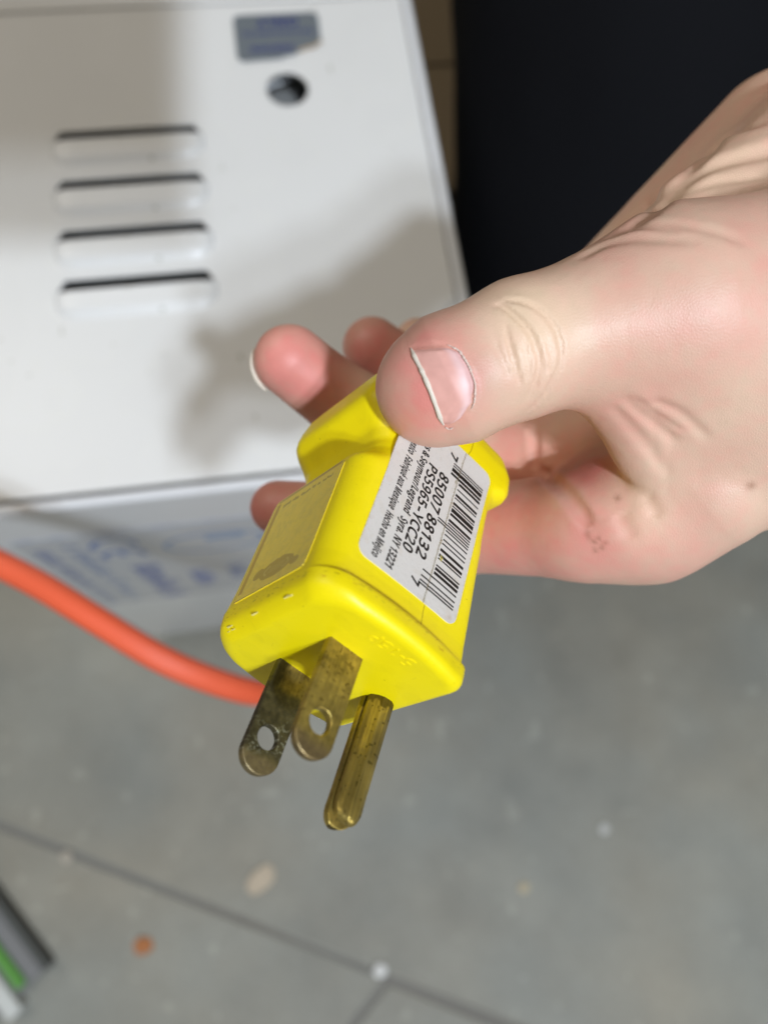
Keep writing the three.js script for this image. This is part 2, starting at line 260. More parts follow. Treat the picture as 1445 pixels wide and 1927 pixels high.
// ------------------------------------------------------------------ yellow three-prong plug
// own axes: x towards the label side (u), y away from the ground pin (-v), z out of the front face (p); millimetres here
const PU = new THREE.Vector3(0.6485121, -0.3656531, -0.66763), PV = new THREE.Vector3(0.7126838, 0.5997894, 0.3637781), PP = new THREE.Vector3(-0.2674208, 0.7117236, -0.6495658), PT = new THREE.Vector3(-9.77536, 21.98614, 115.48763);
const bodyTable = [   // p, half width, v low, v high, corner radius, barrel
  [0, 15.9, -9.6, 15.0, 5, 0.12], [-0.3, 16.5, -10.2, 15.6, 5, 0.12], [-0.8, 16.95, -10.9, 16.05, 5, 0.12], [-1.5, 17.1, -11.6, 16.3, 5, 0.12], [-2.4, 17.0, -12.1, 16.4, 5, 0.12], [-3.9, 16.7, -12.35, 16.4, 4.8, 0.11],
  [-4.15, 16.35, -12.4, 16.25, 4.6, 0.1], [-4.35, 15.5, -12.42, 16.1, 4.4, 0.075], [-4.6, 15.05, -12.44, 16.05, 4.3, 0.05], [-5.5, 14.75, -12.46, 16.0, 4.2, 0.045], [-8, 14.4, -12.5, 16.0, 4.2, 0.04], [-26, 14.1, -13.2, 15.6, 4.2, 0.035],
  [-27.2, 14.05, -13.15, 15.6, 4.2, 0.035], [-28.3, 14.0, -12.6, 15.6, 4.4, 0.035], [-30, 13.95, -11.1, 15.5, 4.6, 0.035], [-32, 13.9, -10.1, 15.5, 4.8, 0.035], [-34.5, 13.9, -9.9, 15.4, 5, 0.035], [-37, 13.9, -10.9, 15.3, 5, 0.035], [-39, 13.9, -12.8, 15.3, 4.8, 0.035],
  [-40.3, 13.95, -14.2, 15.6, 4.5, 0.035], [-41.3, 14.0, -14.8, 16.6, 4.2, 0.035], [-42.4, 14.05, -15.0, 18.0, 4.2, 0.035], [-44, 14.1, -15.0, 18.6, 4.4, 0.035], [-47, 14.0, -14.7, 18.6, 5, 0.035], [-50, 13.3, -13.8, 17.6, 5.5, 0.035], [-52, 11.8, -12, 15.8, 6, 0.03], [-53.2, 9, -9, 12.8, 6, 0.02]];
function bodyAt(p) {
  let i = 0; while (i < bodyTable.length - 2 && p < bodyTable[i + 1][0]) i++;
  const A = bodyTable[i], B = bodyTable[i + 1], t = clamp((A[0] - p) / (A[0] - B[0])), o = A.map((a, k) => mix(a, B[k], t));
  return { a: o[1], v0: o[2], v1: o[3], r: o[4], b: o[5] };
}
const sideU = (v, p) => { const s = bodyAt(p), t = (v - (s.v0 + s.v1) / 2) / ((s.v1 - s.v0) / 2); return s.a * (1 - s.b * t * t); };
function bodyRing(p, n) {   // closed ring of [u, v], starting in the middle of the label side; the two corners beside the ground pin are tighter
  const s = bodyAt(p), vc = (s.v0 + s.v1) / 2, h = (s.v1 - s.v0) / 2, r = s.r, R = s.r * mix(0.42, 0.8, step(-5, -30, p)), out = [], q4 = Math.PI / 2;
  const segs = [h - R, q4 * R, 2 * (s.a - R), q4 * R, 2 * h - R - r, q4 * r, 2 * (s.a - r), q4 * r, h - r], tot = segs.reduce((x, y) => x + y);
  for (let k = 0; k < n; k++) {
    let d = k / n * tot, q = 0; while (d > segs[q] && q < 8) { d -= segs[q]; q++; }
    const e = d / segs[q] * q4; let u, v;
    if (q === 0) { u = s.a; v = vc + d; } else if (q === 1) { u = s.a - R + R * Math.cos(e); v = vc + h - R + R * Math.sin(e); }
    else if (q === 2) { u = s.a - R - d; v = vc + h; } else if (q === 3) { u = -(s.a - R) - R * Math.sin(e); v = vc + h - R + R * Math.cos(e); }
    else if (q === 4) { u = -s.a; v = vc + h - R - d; } else if (q === 5) { u = -(s.a - r) - r * Math.cos(e); v = vc - h + r - r * Math.sin(e); }
    else if (q === 6) { u = -(s.a - r) + d; v = vc - h; } else if (q === 7) { u = s.a - r + r * Math.sin(e); v = vc - h + r - r * Math.cos(e); } else { u = s.a; v = vc - h + r + d; }
    const t = (v - vc) / h; out.push([u * (1 - s.b * t * t), v]);
  }
  return out;
}
function plugBody() {
  const n = 200, ps = [], flat = (u, v) => [0.3 + u / 90, 0.55 + v / 70]; for (let i = 0; i < bodyTable.length - 1; i++) { const a = bodyTable[i][0], b = bodyTable[i + 1][0], k = Math.max(1, Math.min(8, Math.ceil((a - b) / 0.8))); for (let j = 0; j < k; j++) ps.push(mix(a, b, j / k)); } ps.push(bodyTable[bodyTable.length - 1][0]);
  const pos = [], uv = [], idx = []; let rings = [];
  const ring = (pts, p, v) => { const start = pos.length / 3; for (let k = 0; k <= n; k++) { const q = pts[k % n]; pos.push(q[0], -q[1], p); uv.push(k / n, v); } rings.push(start); };
  const front = bodyRing(0, n), back = bodyRing(ps[ps.length - 1], n);
  for (const s of [0.02, 0.3, 0.6, 0.85, 0.95]) ring(front.map(([u, v]) => [u * s, (v - 2.7) * s + 2.7]), 0.16 * (1 - s * s), 0.985 + 0.01 * (1 - s));
  ps.forEach((p) => ring(bodyRing(p, n), p, 0.98 + p / 53.2 * 0.95));
  for (const s of [0.8, 0.4, 0.02]) ring(back.map(([u, v]) => [u * s, (v - 2) * s + 2]), ps[ps.length - 1] - 0.8 * (1 - s * s), 0.02);
  for (let i = 0; i < rings.length - 1; i++) for (let k = 0; k < n; k++) { const a = rings[i] + k, b = rings[i + 1] + k; idx.push(a, b, a + 1, b, b + 1, a + 1); }
  let g = new THREE.BufferGeometry(); g.setAttribute('position', new THREE.Float32BufferAttribute(pos, 3)); g.setAttribute('uv', new THREE.Float32BufferAttribute(uv, 2)); g.setIndex(idx);
  g.computeVertexNormals();
  const nn = g.attributes.normal; for (const st of rings) { const a = new THREE.Vector3().fromBufferAttribute(nn, st).add(new THREE.Vector3().fromBufferAttribute(nn, st + n)).normalize(); nn.setXYZ(st, a.x, a.y, a.z); nn.setXYZ(st + n, a.x, a.y, a.z); }
  const nor = Array.from(nn.array), copy = pos.length / 3;
  for (let k = 0; k <= n; k++) { const q = rings[5] + k; pos.push(pos[q * 3], pos[q * 3 + 1], pos[q * 3 + 2]); nor.push(nor[q * 3], nor[q * 3 + 1], nor[q * 3 + 2]); uv.push(...flat(pos[q * 3], pos[q * 3 + 1])); }
  for (let q = 0; q < rings[5]; q++) { const [a, b] = flat(pos[q * 3], pos[q * 3 + 1]); uv[q * 2] = a; uv[q * 2 + 1] = b; }
  for (let t = 0; t < n * 6 * 5; t++) if (idx[t] >= rings[5]) idx[t] += copy - rings[5];
  g = new THREE.BufferGeometry(); g.setAttribute('position', new THREE.Float32BufferAttribute(pos, 3)); g.setAttribute('normal', new THREE.Float32BufferAttribute(nor, 3)); g.setAttribute('uv', new THREE.Float32BufferAttribute(uv, 2)); g.setIndex(idx);
  return g;
}
// a thin sheet over a surface: f(s, t) gives the outer face in mm; closed by a skirt along its inside-mask edge
function sheet(f, outline, inner, uvOf) {   // outline: list of [s, t]; triangulated shape, then refined by grid
  const sh = new THREE.Shape(outline.map(([a, b]) => new THREE.Vector2(a, b)));
  let g = new THREE.ShapeGeometry(sh); const p = g.attributes.position, pos = [], uv = [], idx = Array.from(g.index.array);
  for (let i = 0; i < p.count; i++) { const q = f(p.getX(i), p.getY(i), 0); pos.push(...q); uv.push(...uvOf(p.getX(i), p.getY(i))); }
  return { pos, uv, idx };
}
const mm = 0.001;
const plug = new THREE.Group(); plug.name = 'electrical_plug'; scene.add(plug);
tag(plug, 'yellow three-prong electrical plug with barcode label held between thumb and fingers', 'plug');
plug.matrix.makeBasis(turn(PU), turn(PV).negate(), turn(PP)).setPosition(fromView(PT.x, PT.y, PT.z)); plug.matrix.decompose(plug.position, plug.quaternion, plug.scale);
const yellowTex = canvasTexture(2048, 1024, (c, w, h) => {
  c.fillStyle = '#ffe903'; c.fillRect(0, 0, w, h); const r = rng(77);
  for (let k = 0; k < 900; k++) { const x = r() * w, y = r() * h, s = 8 + 50 * r(); c.fillStyle = r() < 0.5 ? 'rgba(214,186,0,0.045)' : 'rgba(255,238,30,0.05)'; c.beginPath(); c.ellipse(x, y, s, s * (0.3 + 0.7 * r()), r() * 3, 0, 7); c.fill(); }
  for (let k = 0; k < 420; k++) { const x = r() * w, y = r() * h, s = 0.6 + 1.7 * r() * r(); c.fillStyle = `rgba(${70 + 40 * r()},${52 + 30 * r()},10,${0.25 + 0.45 * r()})`; c.beginPath(); c.ellipse(x, y, s, s * (0.5 + r() * 0.6), r() * 3, 0, 7); c.fill(); }
  // scuffs and grime gathered along the front rim
  for (let k = 0; k < 240; k++) { const x = r() * w, y = h * (1 - 0.92) + (r() - 0.5) * 30, s = 1 + 4 * r() * r(); c.fillStyle = `rgba(${110 + 60 * r()},${85 + 50 * r()},10,${0.12 + 0.25 * r()})`; c.beginPath(); c.ellipse(x, y, s * 2.4, s * 0.7, (r() - 0.5) * 0.6, 0, 7); c.fill(); }
  for (let k = 0; k < 60; k++) { const x = r() * w, y = r() * h; c.strokeStyle = `rgba(150,125,0,${0.15 + 0.2 * r()})`; c.lineWidth = 0.7; c.beginPath(); c.moveTo(x, y); c.quadraticCurveTo(x + 30 * r() - 15, y + 20 * r() - 10, x + 70 * r() - 35, y + 50 * r() - 25); c.stroke(); }
  // mould seam filled with dirt along the label side
  const sx = 0.036 * w; c.strokeStyle = 'rgba(120,88,10,0.75)'; c.lineWidth = 2.2; c.beginPath(); c.moveTo(sx, h * 0.1); for (let k = 0; k <= 30; k++) c.lineTo(sx + (r() - 0.5) * 1.2, h * (0.1 + 0.85 * k / 30)); c.stroke();
  // black mark at the front corner away from the label
  for (let k = 0; k < 26; k++) { c.fillStyle = 'rgba(45,38,12,0.6)'; c.beginPath(); c.ellipse(w * 0.592 + (r() - 0.5) * 18, h * 0.035 + (r() - 0.5) * 12, 1 + 3 * r(), 1 + 2 * r(), r() * 3, 0, 7); c.fill(); }
});
yellowTex.wrapS = THREE.RepeatWrapping;
const plasticBump = dataTexture(512, (u, v) => 0.7 * fbm(u * 64, v * 64, 6, 3, 64) + 0.3 * fbm(u * 12, v * 12, 2, 2, 12)); plasticBump.repeat.set(5, 3);
const yellow = new THREE.MeshPhysicalMaterial({ map: yellowTex, bumpMap: plasticBump, bumpScale: 0.00003, roughness: 0.42 });
const yellowPlain = new THREE.MeshPhysicalMaterial({ color: colour(0.98, 0.8, 0.002), roughness: 0.34 });
const body = add(plug, 'body', plugBody().scale(mm, mm, mm), yellow);
// grid sheet: rounded rectangle lying on the body, f(s,t) -> [u, -v, p] at height e above it
function patch(s0, s1, t0, t1, rad, ns, nt, f, e) {
  const pos = [], uv = [], idx = [];
  const inset = (t) => { const d = Math.min(t - t0, t1 - t); return d >= rad ? 0 : rad - Math.sqrt(Math.max(0, rad * rad - (rad - d) * (rad - d))); };
  const ts = []; for (let j = 0; j <= nt; j++) ts.push(mix(t0, t1, j / nt)); for (let k = 1; k < 8; k++) { ts.push(t0 + rad * (1 - Math.cos(k / 8 * Math.PI / 2))); ts.push(t1 - rad * (1 - Math.cos(k / 8 * Math.PI / 2))); } ts.sort((a, b) => a - b);
  const rowsN = ts.length;
  for (const t of ts) { const q = inset(t); for (let i = 0; i <= ns; i++) { const s = mix(s0 + q, s1 - q, i / ns); pos.push(...f(s, t, e)); uv.push((s - s0) / (s1 - s0), (t - t0) / (t1 - t0)); } }
  for (let j = 0; j < rowsN - 1; j++) for (let i = 0; i < ns; i++) { const a = j * (ns + 1) + i, b = a + ns + 1; idx.push(a, a + 1, b, b, a + 1, b + 1); }
  // skirt down into the body
  const edge = []; for (let i = 0; i <= ns; i++) edge.push([i, 0]); for (let j = 1; j < rowsN; j++) edge.push([ns, j]); for (let i = ns - 1; i >= 0; i--) edge.push([i, rowsN - 1]); for (let j = rowsN - 2; j > 0; j--) edge.push([0, j]);
  const at0 = pos.length / 3; for (const [i, j] of edge) { const t = ts[j], q = inset(t), s = mix(s0 + q, s1 - q, i / ns), k = j * (ns + 1) + i; pos.push(pos[k * 3], pos[k * 3 + 1], pos[k * 3 + 2]); uv.push(uv[k * 2], uv[k * 2 + 1]); pos.push(...f(s, t, -0.15)); uv.push(uv[k * 2], uv[k * 2 + 1]); }
  for (let k = 0; k < edge.length; k++) { const a = at0 + 2 * k, b = at0 + 2 * ((k + 1) % edge.length); idx.push(a, a + 1, b, b, a + 1, b + 1); }
  const g = new THREE.BufferGeometry(); g.setAttribute('position', new THREE.Float32BufferAttribute(pos, 3)); g.setAttribute('uv', new THREE.Float32BufferAttribute(uv, 2)); g.setIndex(idx); g.computeVertexNormals(); return g.scale(mm, mm, mm);
}
{
  // paper label: s = p (reading direction), t = v (up in the print)
  const P0 = -42.5, P1 = -9.2, V0 = -8.2, V1 = 12.1;
  const tex = canvasTexture(1620, 960, (c, w, h) => {
    const X = (p) => (p - P0) / (P1 - P0) * w, Y = (v) => (V1 - v) / (V1 - V0) * h, r = rng(21);
    c.fillStyle = '#dcd8d2'; c.fillRect(0, 0, w, h);
    for (let k = 0; k < 5200; k++) { const g = 150 + 100 * r(); c.fillStyle = `rgba(${g},${g * 0.97},${g * 0.92},0.16)`; c.fillRect(r() * w, r() * h, 2 + 12 * r(), 2 + 5 * r()); }
    for (let k = 0; k < 90; k++) { c.fillStyle = `rgba(${150 + 30 * r()},${120 + 20 * r()},80,0.05)`; c.beginPath(); c.ellipse(r() * w, r() * h, 10 + 60 * r(), 6 + 30 * r(), r() * 3, 0, 7); c.fill(); }
    for (let k = 0; k < 260; k++) { c.fillStyle = `rgba(60,50,40,${0.15 + 0.35 * r()})`; c.fillRect(r() * w, r() * h, 1 + 3 * r(), 1 + 3 * r()); }
    c.fillStyle = '#151312';
    // bars, read off the print from the far end to the near end
    const bt = Y(11.0), bb = Y(5.6), gb = Y(3.4), bx0 = X(-38.4), bw = X(-11.7) - bx0;
    const code = '101' + '0111011' + '0110001' + '0001101' + '0001101' + '0111011' + '0110111'.slice(0, 0) + '0001101' + '01010' + '1001000' + '1001000' + '1100110' + '1000010' + '1101100' + '1000100' + '101';
    const mod = bw / code.length; for (let k = 0; k < code.length; k++) if (code[k] === '1') { const guard = k < 10 || k > code.length - 11 || (k > 44 && k < 50); c.fillRect(bx0 + k * mod, bt, mod * 1.02, (guard ? gb : bb) - bt); }
    const txt = (s, p0, p1, v, cap, fam = 'sans-serif', alpha = 1, wgt = 'bold') => { c.save(); c.font = `${wgt} 100px ${fam}`; c.textBaseline = 'alphabetic'; const k = (X(p1) - X(p0)) / c.measureText(s).width; c.translate(X(p0), Y(v)); c.transform(k, 0, -0.1, cap * h / (V1 - V0) / 71, 0, 0); c.globalAlpha = alpha; c.fillText(s, 0, 0); c.lineWidth = 3.5; c.strokeStyle = '#151312'; c.strokeText(s, 0, 0); c.restore(); };
    txt('7', -40.3, -38.9, 2.2, 1.7); txt('85007', -34.6, -25.7, 1.35, 2.0, 'monospace'); txt('88132', -24.9, -15.8, 1.35, 2.0, 'monospace'); txt('7', -12.2, -11.0, 1.9, 1.7);
    txt('PS5965-YCC20', -34.4, -15.1, -1.2, 1.85, 'monospace');
    txt('Pass & Seymour/Legrand', -39.4, -21.3, -3.1, 1.4, 'sans-serif', 0.95); txt('Syra. NY 13221', -20.3, -10.2, -3.15, 1.45, 'sans-serif', 0.9);
    txt('Made in Mexico  Fabriqué aux Mexique  Hecho en Mejico', -41.4, -10.3, -5.75, 1.35, 'sans-serif', 0.95);
    // wear: flecks lost from the print, dirt along the split over the mould seam
    for (let k = 0; k < 1100; k++) { c.fillStyle = `rgba(222,216,208,${0.3 + 0.5 * r()})`; c.fillRect(r() * w, r() * h, 1 + 4 * r(), 1 + 3 * r()); }
    for (const v of [5.2]) for (let k = 0; k < 1600; k++) { const x = r() * w, y = Y(v) + (r() + r() + r() - 1.5) * 12; c.fillStyle = `rgba(${105 + 50 * r()},${92 + 40 * r()},64,${0.1 + 0.3 * r()})`; c.fillRect(x, y, 2 + 8 * r(), 1 + 3 * r()); }
    c.strokeStyle = 'rgba(92,76,44,0.9)'; c.lineWidth = 4; c.beginPath(); c.moveTo(0, Y(5.2)); for (let k = 0; k <= 60; k++) c.lineTo(w * k / 60, Y(5.2) + (r() - 0.5) * 5); c.stroke();
    for (const [p, v, s] of [[-30, 5.5, 26], [-21.5, 5.3, 18], [-35, 4.9, 16]]) for (let k = 0; k < 40; k++) { c.fillStyle = `rgba(140,125,92,0.28)`; c.beginPath(); c.ellipse(X(p) + (r() - 0.5) * s * 2.5, Y(v) + (r() - 0.5) * s, 6 * r() + 2, 4 * r() + 1, 0, 0, 7); c.fill(); }
    for (const [a, b] of [[V0, 1], [V1, -1]]) for (let k = 0; k < 300; k++) { c.fillStyle = `rgba(150,125,80,${0.1 + 0.15 * r()})`; c.fillRect(r() * w, Y(a + b * 0.35 * r() * r()) - 2, 4 + 14 * r(), 3); }
    // scraped spot that lets the yellow through
    for (let k = 0; k < 30; k++) { c.fillStyle = k < 16 ? 'rgba(235,232,226,0.6)' : 'rgba(176,160,30,0.6)'; c.beginPath(); c.ellipse(X(-18.6) + (r() - 0.5) * 46, Y(5.9) - 14 + (r() - 0.5) * 34, 3 + 7 * r(), 2 + 6 * r(), r() * 3, 0, 7); c.fill(); }
  });
  const bump = dataTexture(512, (u, v) => fbm(u * 60, v * 40, 2, 4, 20)); 
  const label = patch(P0, P1, V0, V1, 1.9, 40, 36, (p, v, e) => { const dv = (v - 5.2) / 0.18; return [sideU(v, p) + e - 0.07 * Math.exp(-dv * dv), -v, p]; }, 0.11);
  add(plug, 'paper_label', label, new THREE.MeshStandardMaterial({ map: tex, bumpMap: bump, bumpScale: 0.00003, roughness: 0.55 })).userData.label = 'worn white paper label with barcode';
}
{
  // worn, raised plate with emblem on the side away from the ground pin: s = u, t = p
  const U0 = -9.6, U1 = 9.6, P0 = -26.6, P1 = -4.9;
  const tex = canvasTexture(768, 868, (c, w, h) => {
    const r = rng(9), X = (u) => (u - U0) / (U1 - U0) * w, Y = (p) => (P1 - p) / (P1 - P0) * h;
    c.fillStyle = '#fbe034'; c.fillRect(0, 0, w, h);
    for (let k = 0; k < 700; k++) { c.fillStyle = r() < 0.5 ? 'rgba(190,168,30,0.06)' : 'rgba(226,212,110,0.07)'; c.beginPath(); c.ellipse(r() * w, r() * h, 8 + 50 * r(), 6 + 20 * r(), r() * 3, 0, 7); c.fill(); }
    c.fillStyle = '#cfac00'; c.fillRect(X(-8.9), Y(-6.3), 46, h - Y(-6.3) - 40); c.fillRect(X(-8.9), Y(-25.9), w * 0.92, 62);
    for (let k = 0; k < 300; k++) { c.fillStyle = 'rgba(190,150,0,0.25)'; c.fillRect(X(-8.9) + 46 * r(), Y(-6.3 - 19 * r()), 10, 5); c.fillRect(X(-8.9 + 17.6 * r()), Y(-25.9) + 62 * r(), 12, 5); }
    c.fillStyle = '#b79a00'; for (let x = X(-6.5); x < X(7.4);) { const g = 5 + 13 * r(); c.fillRect(x, Y(-24.2) - 12 * r(), g, 16 + 12 * r()); x += g + 4 + (r() < 0.2 ? 20 : 0); }
    // rubbed oval emblem
    c.save(); c.translate(X(0.6), Y(-8.4)); c.fillStyle = '#c7aa00'; c.beginPath(); for (let k = 0; k < 44; k++) { const a = k / 44 * 6.2832, q = 1 + 0.12 * (r() - 0.5); c.lineTo(185 * Math.cos(a) * q, 74 * Math.sin(a) * q); } c.fill(); c.beginPath(); c.ellipse(-205, 18, 55, 40, 0.2, 0, 7); c.ellipse(205, -30, 46, 30, 0, 0, 7); c.fill();
    c.strokeStyle = '#d6c14c'; c.lineWidth = 14; c.beginPath(); c.ellipse(0, 0, 128, 44, 0, 2.2, 3.9); c.stroke(); c.beginPath(); c.ellipse(0, 0, 128, 44, 0, 5.4, 7.0); c.stroke(); c.lineWidth = 5; for (let k = -4; k < 5; k++) { c.beginPath(); c.moveTo(k * 17, -24); c.lineTo(k * 17 + 8, 24); c.stroke(); } c.restore();
    for (let k = 0; k < 120; k++) { c.fillStyle = `rgba(110,84,10,${0.2 + 0.4 * r()})`; c.fillRect(r() * w, r() * h, 1 + 3 * r(), 1 + 2 * r()); }
    c.strokeStyle = 'rgba(105,82,0,0.8)'; c.lineWidth = 4; c.strokeRect(5, 5, w - 10, h - 10);
  });
  const g = patch(U0, U1, P0, P1, 1.0, 10, 20, (u, p, e) => [u, -(bodyAt(p).v0 - e), p], 0.16);
  g.index.array.reverse(); g.computeVertexNormals();
  add(plug, 'emblem_plate', g, new THREE.MeshPhysicalMaterial({ map: tex, roughness: 0.38, bumpMap: plasticBump, bumpScale: 0.00003 })).userData.label = 'dull pale yellow plate with rubbed oval emblem';
}
{
  // raised lettering on the front face, read with the ground pin up
  const font = await new FontLoader().loadAsync('fonts/droid/droid_sans_regular.typeface.json');
  const t = new TextGeometry('5-15P', { font, size: 2.3, depth: 0.25, curveSegments: 4, bevelEnabled: true, bevelSize: 0.05, bevelThickness: 0.06, bevelSegments: 2 });
  t.computeBoundingBox(); const bb = t.boundingBox; t.translate(-(bb.max.x + bb.min.x) / 2, -1.1, 0);
  // reading direction +y (towards -v), seen from +z
  t.rotateZ(Math.PI / 2); t.translate(13.0, -3.4, -0.17);
  add(plug, 'raised_lettering', t.scale(mm, mm, mm), yellowPlain);
  // pale chips of dried glue on the bevelled rim
  const chip = new THREE.MeshPhysicalMaterial({ color: colour(0.85, 0.76, 0.25), roughness: 0.3 });
  const rnd = rng(4);
  for (const [u, v, p, r, an] of [[-9.2, -11.3, -1.5, 0.75, 0.2], [-8.3, -10.85, -1.0, 0.5, 0.7], [-9.9, -10.9, -1.0, 0.45, 0], [-1.8, -11.3, -1.5, 0.8, 0.4], [6.3, -11.35, -1.5, 0.8, 0], [7.4, -11.3, -1.4, 0.45, 0.5]]) {
    const g = new THREE.IcosahedronGeometry(r, 2), q = g.attributes.position; for (let i = 0; i < q.count; i++) { const k = 0.7 + 0.6 * noise(q.getX(i) * 2 + u * 5, q.getY(i) * 2, q.getZ(i) * 2); q.setXYZ(i, q.getX(i) * k * 1.2, q.getY(i) * k * 0.25, q.getZ(i) * k * 0.6); }
    g.rotateY(an); g.rotateX(-0.75); g.translate(u, -v, p); add(plug, 'glue_chip', toCreasedNormals(mergeVertices(g.scale(mm, mm, mm)), 0.6), chip);
  }
}
// prongs
{
  const tarnish = (n, fn) => { const t = dataTexture(n, fn, true); return t; };
  const brassTex = (dark) => tarnish(256, (a, b) => {   // a across the blade (v), b along it (p), both over 20 mm
    const V = a * 20 - 10, P = b * 20;
    const n1 = fbm(a * 6, b * 6, dark * 9 + 1, 4), n2 = fbm(a * 30, b * 30, 4 + dark, 3), streak = fbm(a * 60, b * 4, 8 + dark, 3), pit = step(0.8, 0.87, noise(a * 46, b * 46, 15 + dark));
    let c = [0.80, 0.70, 0.36];
    const k = 0.8 + 0.45 * (n1 - 0.5) + 0.25 * (n2 - 0.5) + 0.25 * (streak - 0.5); c = c.map((x) => x * k);
    c = c.map((x, i) => mix(x, [0.36, 0.29, 0.13][i], 0.5 * pit));
    const tip = step(14.2, 16.4, P + n1 * 1.5); c = c.map((x, i) => mix(x, [0.58, 0.5, 0.42][i], 0.55 * tip));
    if (dark) {
      const amber = step(4.6, 3.2, P + (n1 - 0.5) * 4) * step(-2.2, -0.6, V + (n2 - 0.5)); 
      c = c.map((x, i) => mix(x, [0.27, 0.255, 0.19][i] * (0.6 + n2 * 0.7), 0.86 * (1 - amber * 0.8) * (1 - tip * 0.6)));
      const crust = step(0.62, 0.7, noise(a * 64, b * 64, 33)) * step(0.45, 0.65, fbm(a * 5, b * 5, 40, 2)) * step(5, 7, P); c = c.map((x, i) => mix(x, [0.66, 0.67, 0.6][i], 0.6 * crust));
    }
    return c;
  });
  const mats = [0, 1].map((d) => { const map = brassTex(d); map.repeat.set(50, 50); map.offset.set(0.5, 0); const bump = dataTexture(256, (a, b) => fbm(a * 40, b * 40, 2 + d, 3) + 0.4 * fbm(a * 60, b * 4, 8, 3)); bump.repeat.set(50, 50); bump.offset.set(0.5, 0);
    return new THREE.MeshStandardMaterial({ map, metalness: d ? 0.55 : 0.75, roughness: d ? 0.45 : 0.4, bumpMap: bump, bumpScale: 0.00005 }); });
  const blade = (L) => {
    const s = new THREE.Shape(), w = 3.175, r = 3.0; s.moveTo(-w, -1); s.lineTo(w, -1); s.lineTo(w, L - r); s.absellipse(0, L - r, w, r, 0, Math.PI, false); s.lineTo(-w, -1);
    const h = new THREE.Path(); h.absarc(0, 11.9, 1.75, 0, Math.PI * 2, true); s.holes.push(h);
    const g = new THREE.ExtrudeGeometry(s, { depth: 0.8, bevelEnabled: true, bevelThickness: 0.35, bevelSize: 0.3, bevelOffset: -0.3, bevelSegments: 4, curveSegments: 28 });
    g.translate(0, 0, -0.4);
    // shape x = v, shape y = p, depth = u
    g.applyMatrix4(new THREE.Matrix4().makeBasis(new THREE.Vector3(0, -1, 0), new THREE.Vector3(0, 0, 1), new THREE.Vector3(-1, 0, 0)));
    const uv = g.attributes.uv, q = g.attributes.position; for (let i = 0; i < uv.count; i++) uv.setXY(i, -q.getY(i) * mm, q.getZ(i) * mm);
    return toCreasedNormals(g.scale(mm, mm, mm), 0.5);
  };
  const a = add(plug, 'blade', blade(17.1), mats[0]); a.position.x = 6.35 * mm; a.userData.label = 'brass blade with shiny hole';
  const b = add(plug, 'blade', blade(17.4), mats[1]); b.position.x = -6.35 * mm; b.userData.label = 'dark corroded blade';
  // ground pin folded from sheet: two tongues side by side with a facetted outside
  const pinMap = tarnish(256, (a, b) => { const n1 = fbm(a * 5, b * 5, 61, 4), st = fbm(a * 70, b * 3, 65, 3), pit = step(0.8, 0.87, noise(a * 40, b * 40, 66)), base = step(1.6, 0.9, b * 20 + (fbm(a * 16, b * 16, 67, 2) - 0.5) * 3); const k = 0.82 + 0.4 * (n1 - 0.5) + 0.35 * (st - 0.5); let c = [0.79 * k, 0.69 * k, 0.36 * k]; c = c.map((x, i) => mix(x, [0.3, 0.26, 0.12][i], Math.max(0.5 * pit, 0.75 * base))); return c; });
  pinMap.repeat.set(50, 50); const pinBump = dataTexture(256, (a, b) => fbm(a * 40, b * 40, 12, 3) + 0.5 * fbm(a * 70, b * 3, 65, 3)); pinBump.repeat.set(50, 50);
  const pinMat = new THREE.MeshStandardMaterial({ map: pinMap, bumpMap: pinBump, bumpScale: 0.00006, metalness: 0.75, roughness: 0.4 });
  const pin = add(plug, 'ground_pin', tongue(-1, 20.2), pinMat); pin.position.y = -12.3 * mm;
  add(pin, 'folded_half', tongue(1, 19.6), pinMat);
  function tongue(side, L) {
    // cross section of one half in (u, v), facetted outside, lofted along p with a rounded end
    const sec = side < 0 ? [[0, -2.25], [-1.1, -2.35], [-1.9, -1.8], [-2.35, -0.8], [-2.35, 0.9], [-1.8, 1.9], [-0.8, 2.4], [0, 2.4]] : [[0, -2.05], [0.9, -2.15], [1.75, -1.5], [2.4, -0.5], [2.4, 0.9], [1.8, 1.9], [0.8, 2.4], [0, 2.4]];
    const round = []; const n = sec.length; for (let i = 0; i < n; i++) { const A = sec[(i + n - 1) % n], B = sec[i], C = sec[(i + 1) % n]; for (const k of [0.22, 0.08]) round.push([mix(B[0], A[0], k), mix(B[1], A[1], k)]); for (const k of [0.08, 0.22]) round.push([mix(B[0], C[0], k), mix(B[1], C[1], k)]); }
    const pos = [], uv = [], idx = [], m = round.length, cu = side * 0.95, ps = [-1]; for (let k = 1; k <= 20; k++) ps.push(k / 20 * (L - 2.6)); for (let k = 1; k <= 10; k++) ps.push(L - 2.6 + 2.6 * Math.sin(k / 10 * Math.PI / 2));
    ps.forEach((p) => { const e = p > L - 2.6 ? Math.sqrt(Math.max(0.0004, 1 - ((p - L + 2.6) / 2.6) ** 2)) : 1, eu = Math.max(e, 0.0) ** 0.6, gap = side * 0.05 + side * 0.16 * step(L - 4, L - 1, p); round.forEach(([u, v]) => { pos.push(cu + (u - cu) * eu + gap, -(v * e ** (side < 0 ? 1 : 0.75) + (side < 0 ? -0.25 * (1 - e) : 0.5 * (1 - e))), p); uv.push((u * 1.2 + v) * mm, p * mm); }); });
    for (let j = 0; j < ps.length - 1; j++) for (let k = 0; k < m; k++) { const a = j * m + k, b = j * m + (k + 1) % m; if (side > 0) idx.push(a, b + m, b, a, a + m, b + m); else idx.push(a, b, b + m, a, b + m, a + m); }
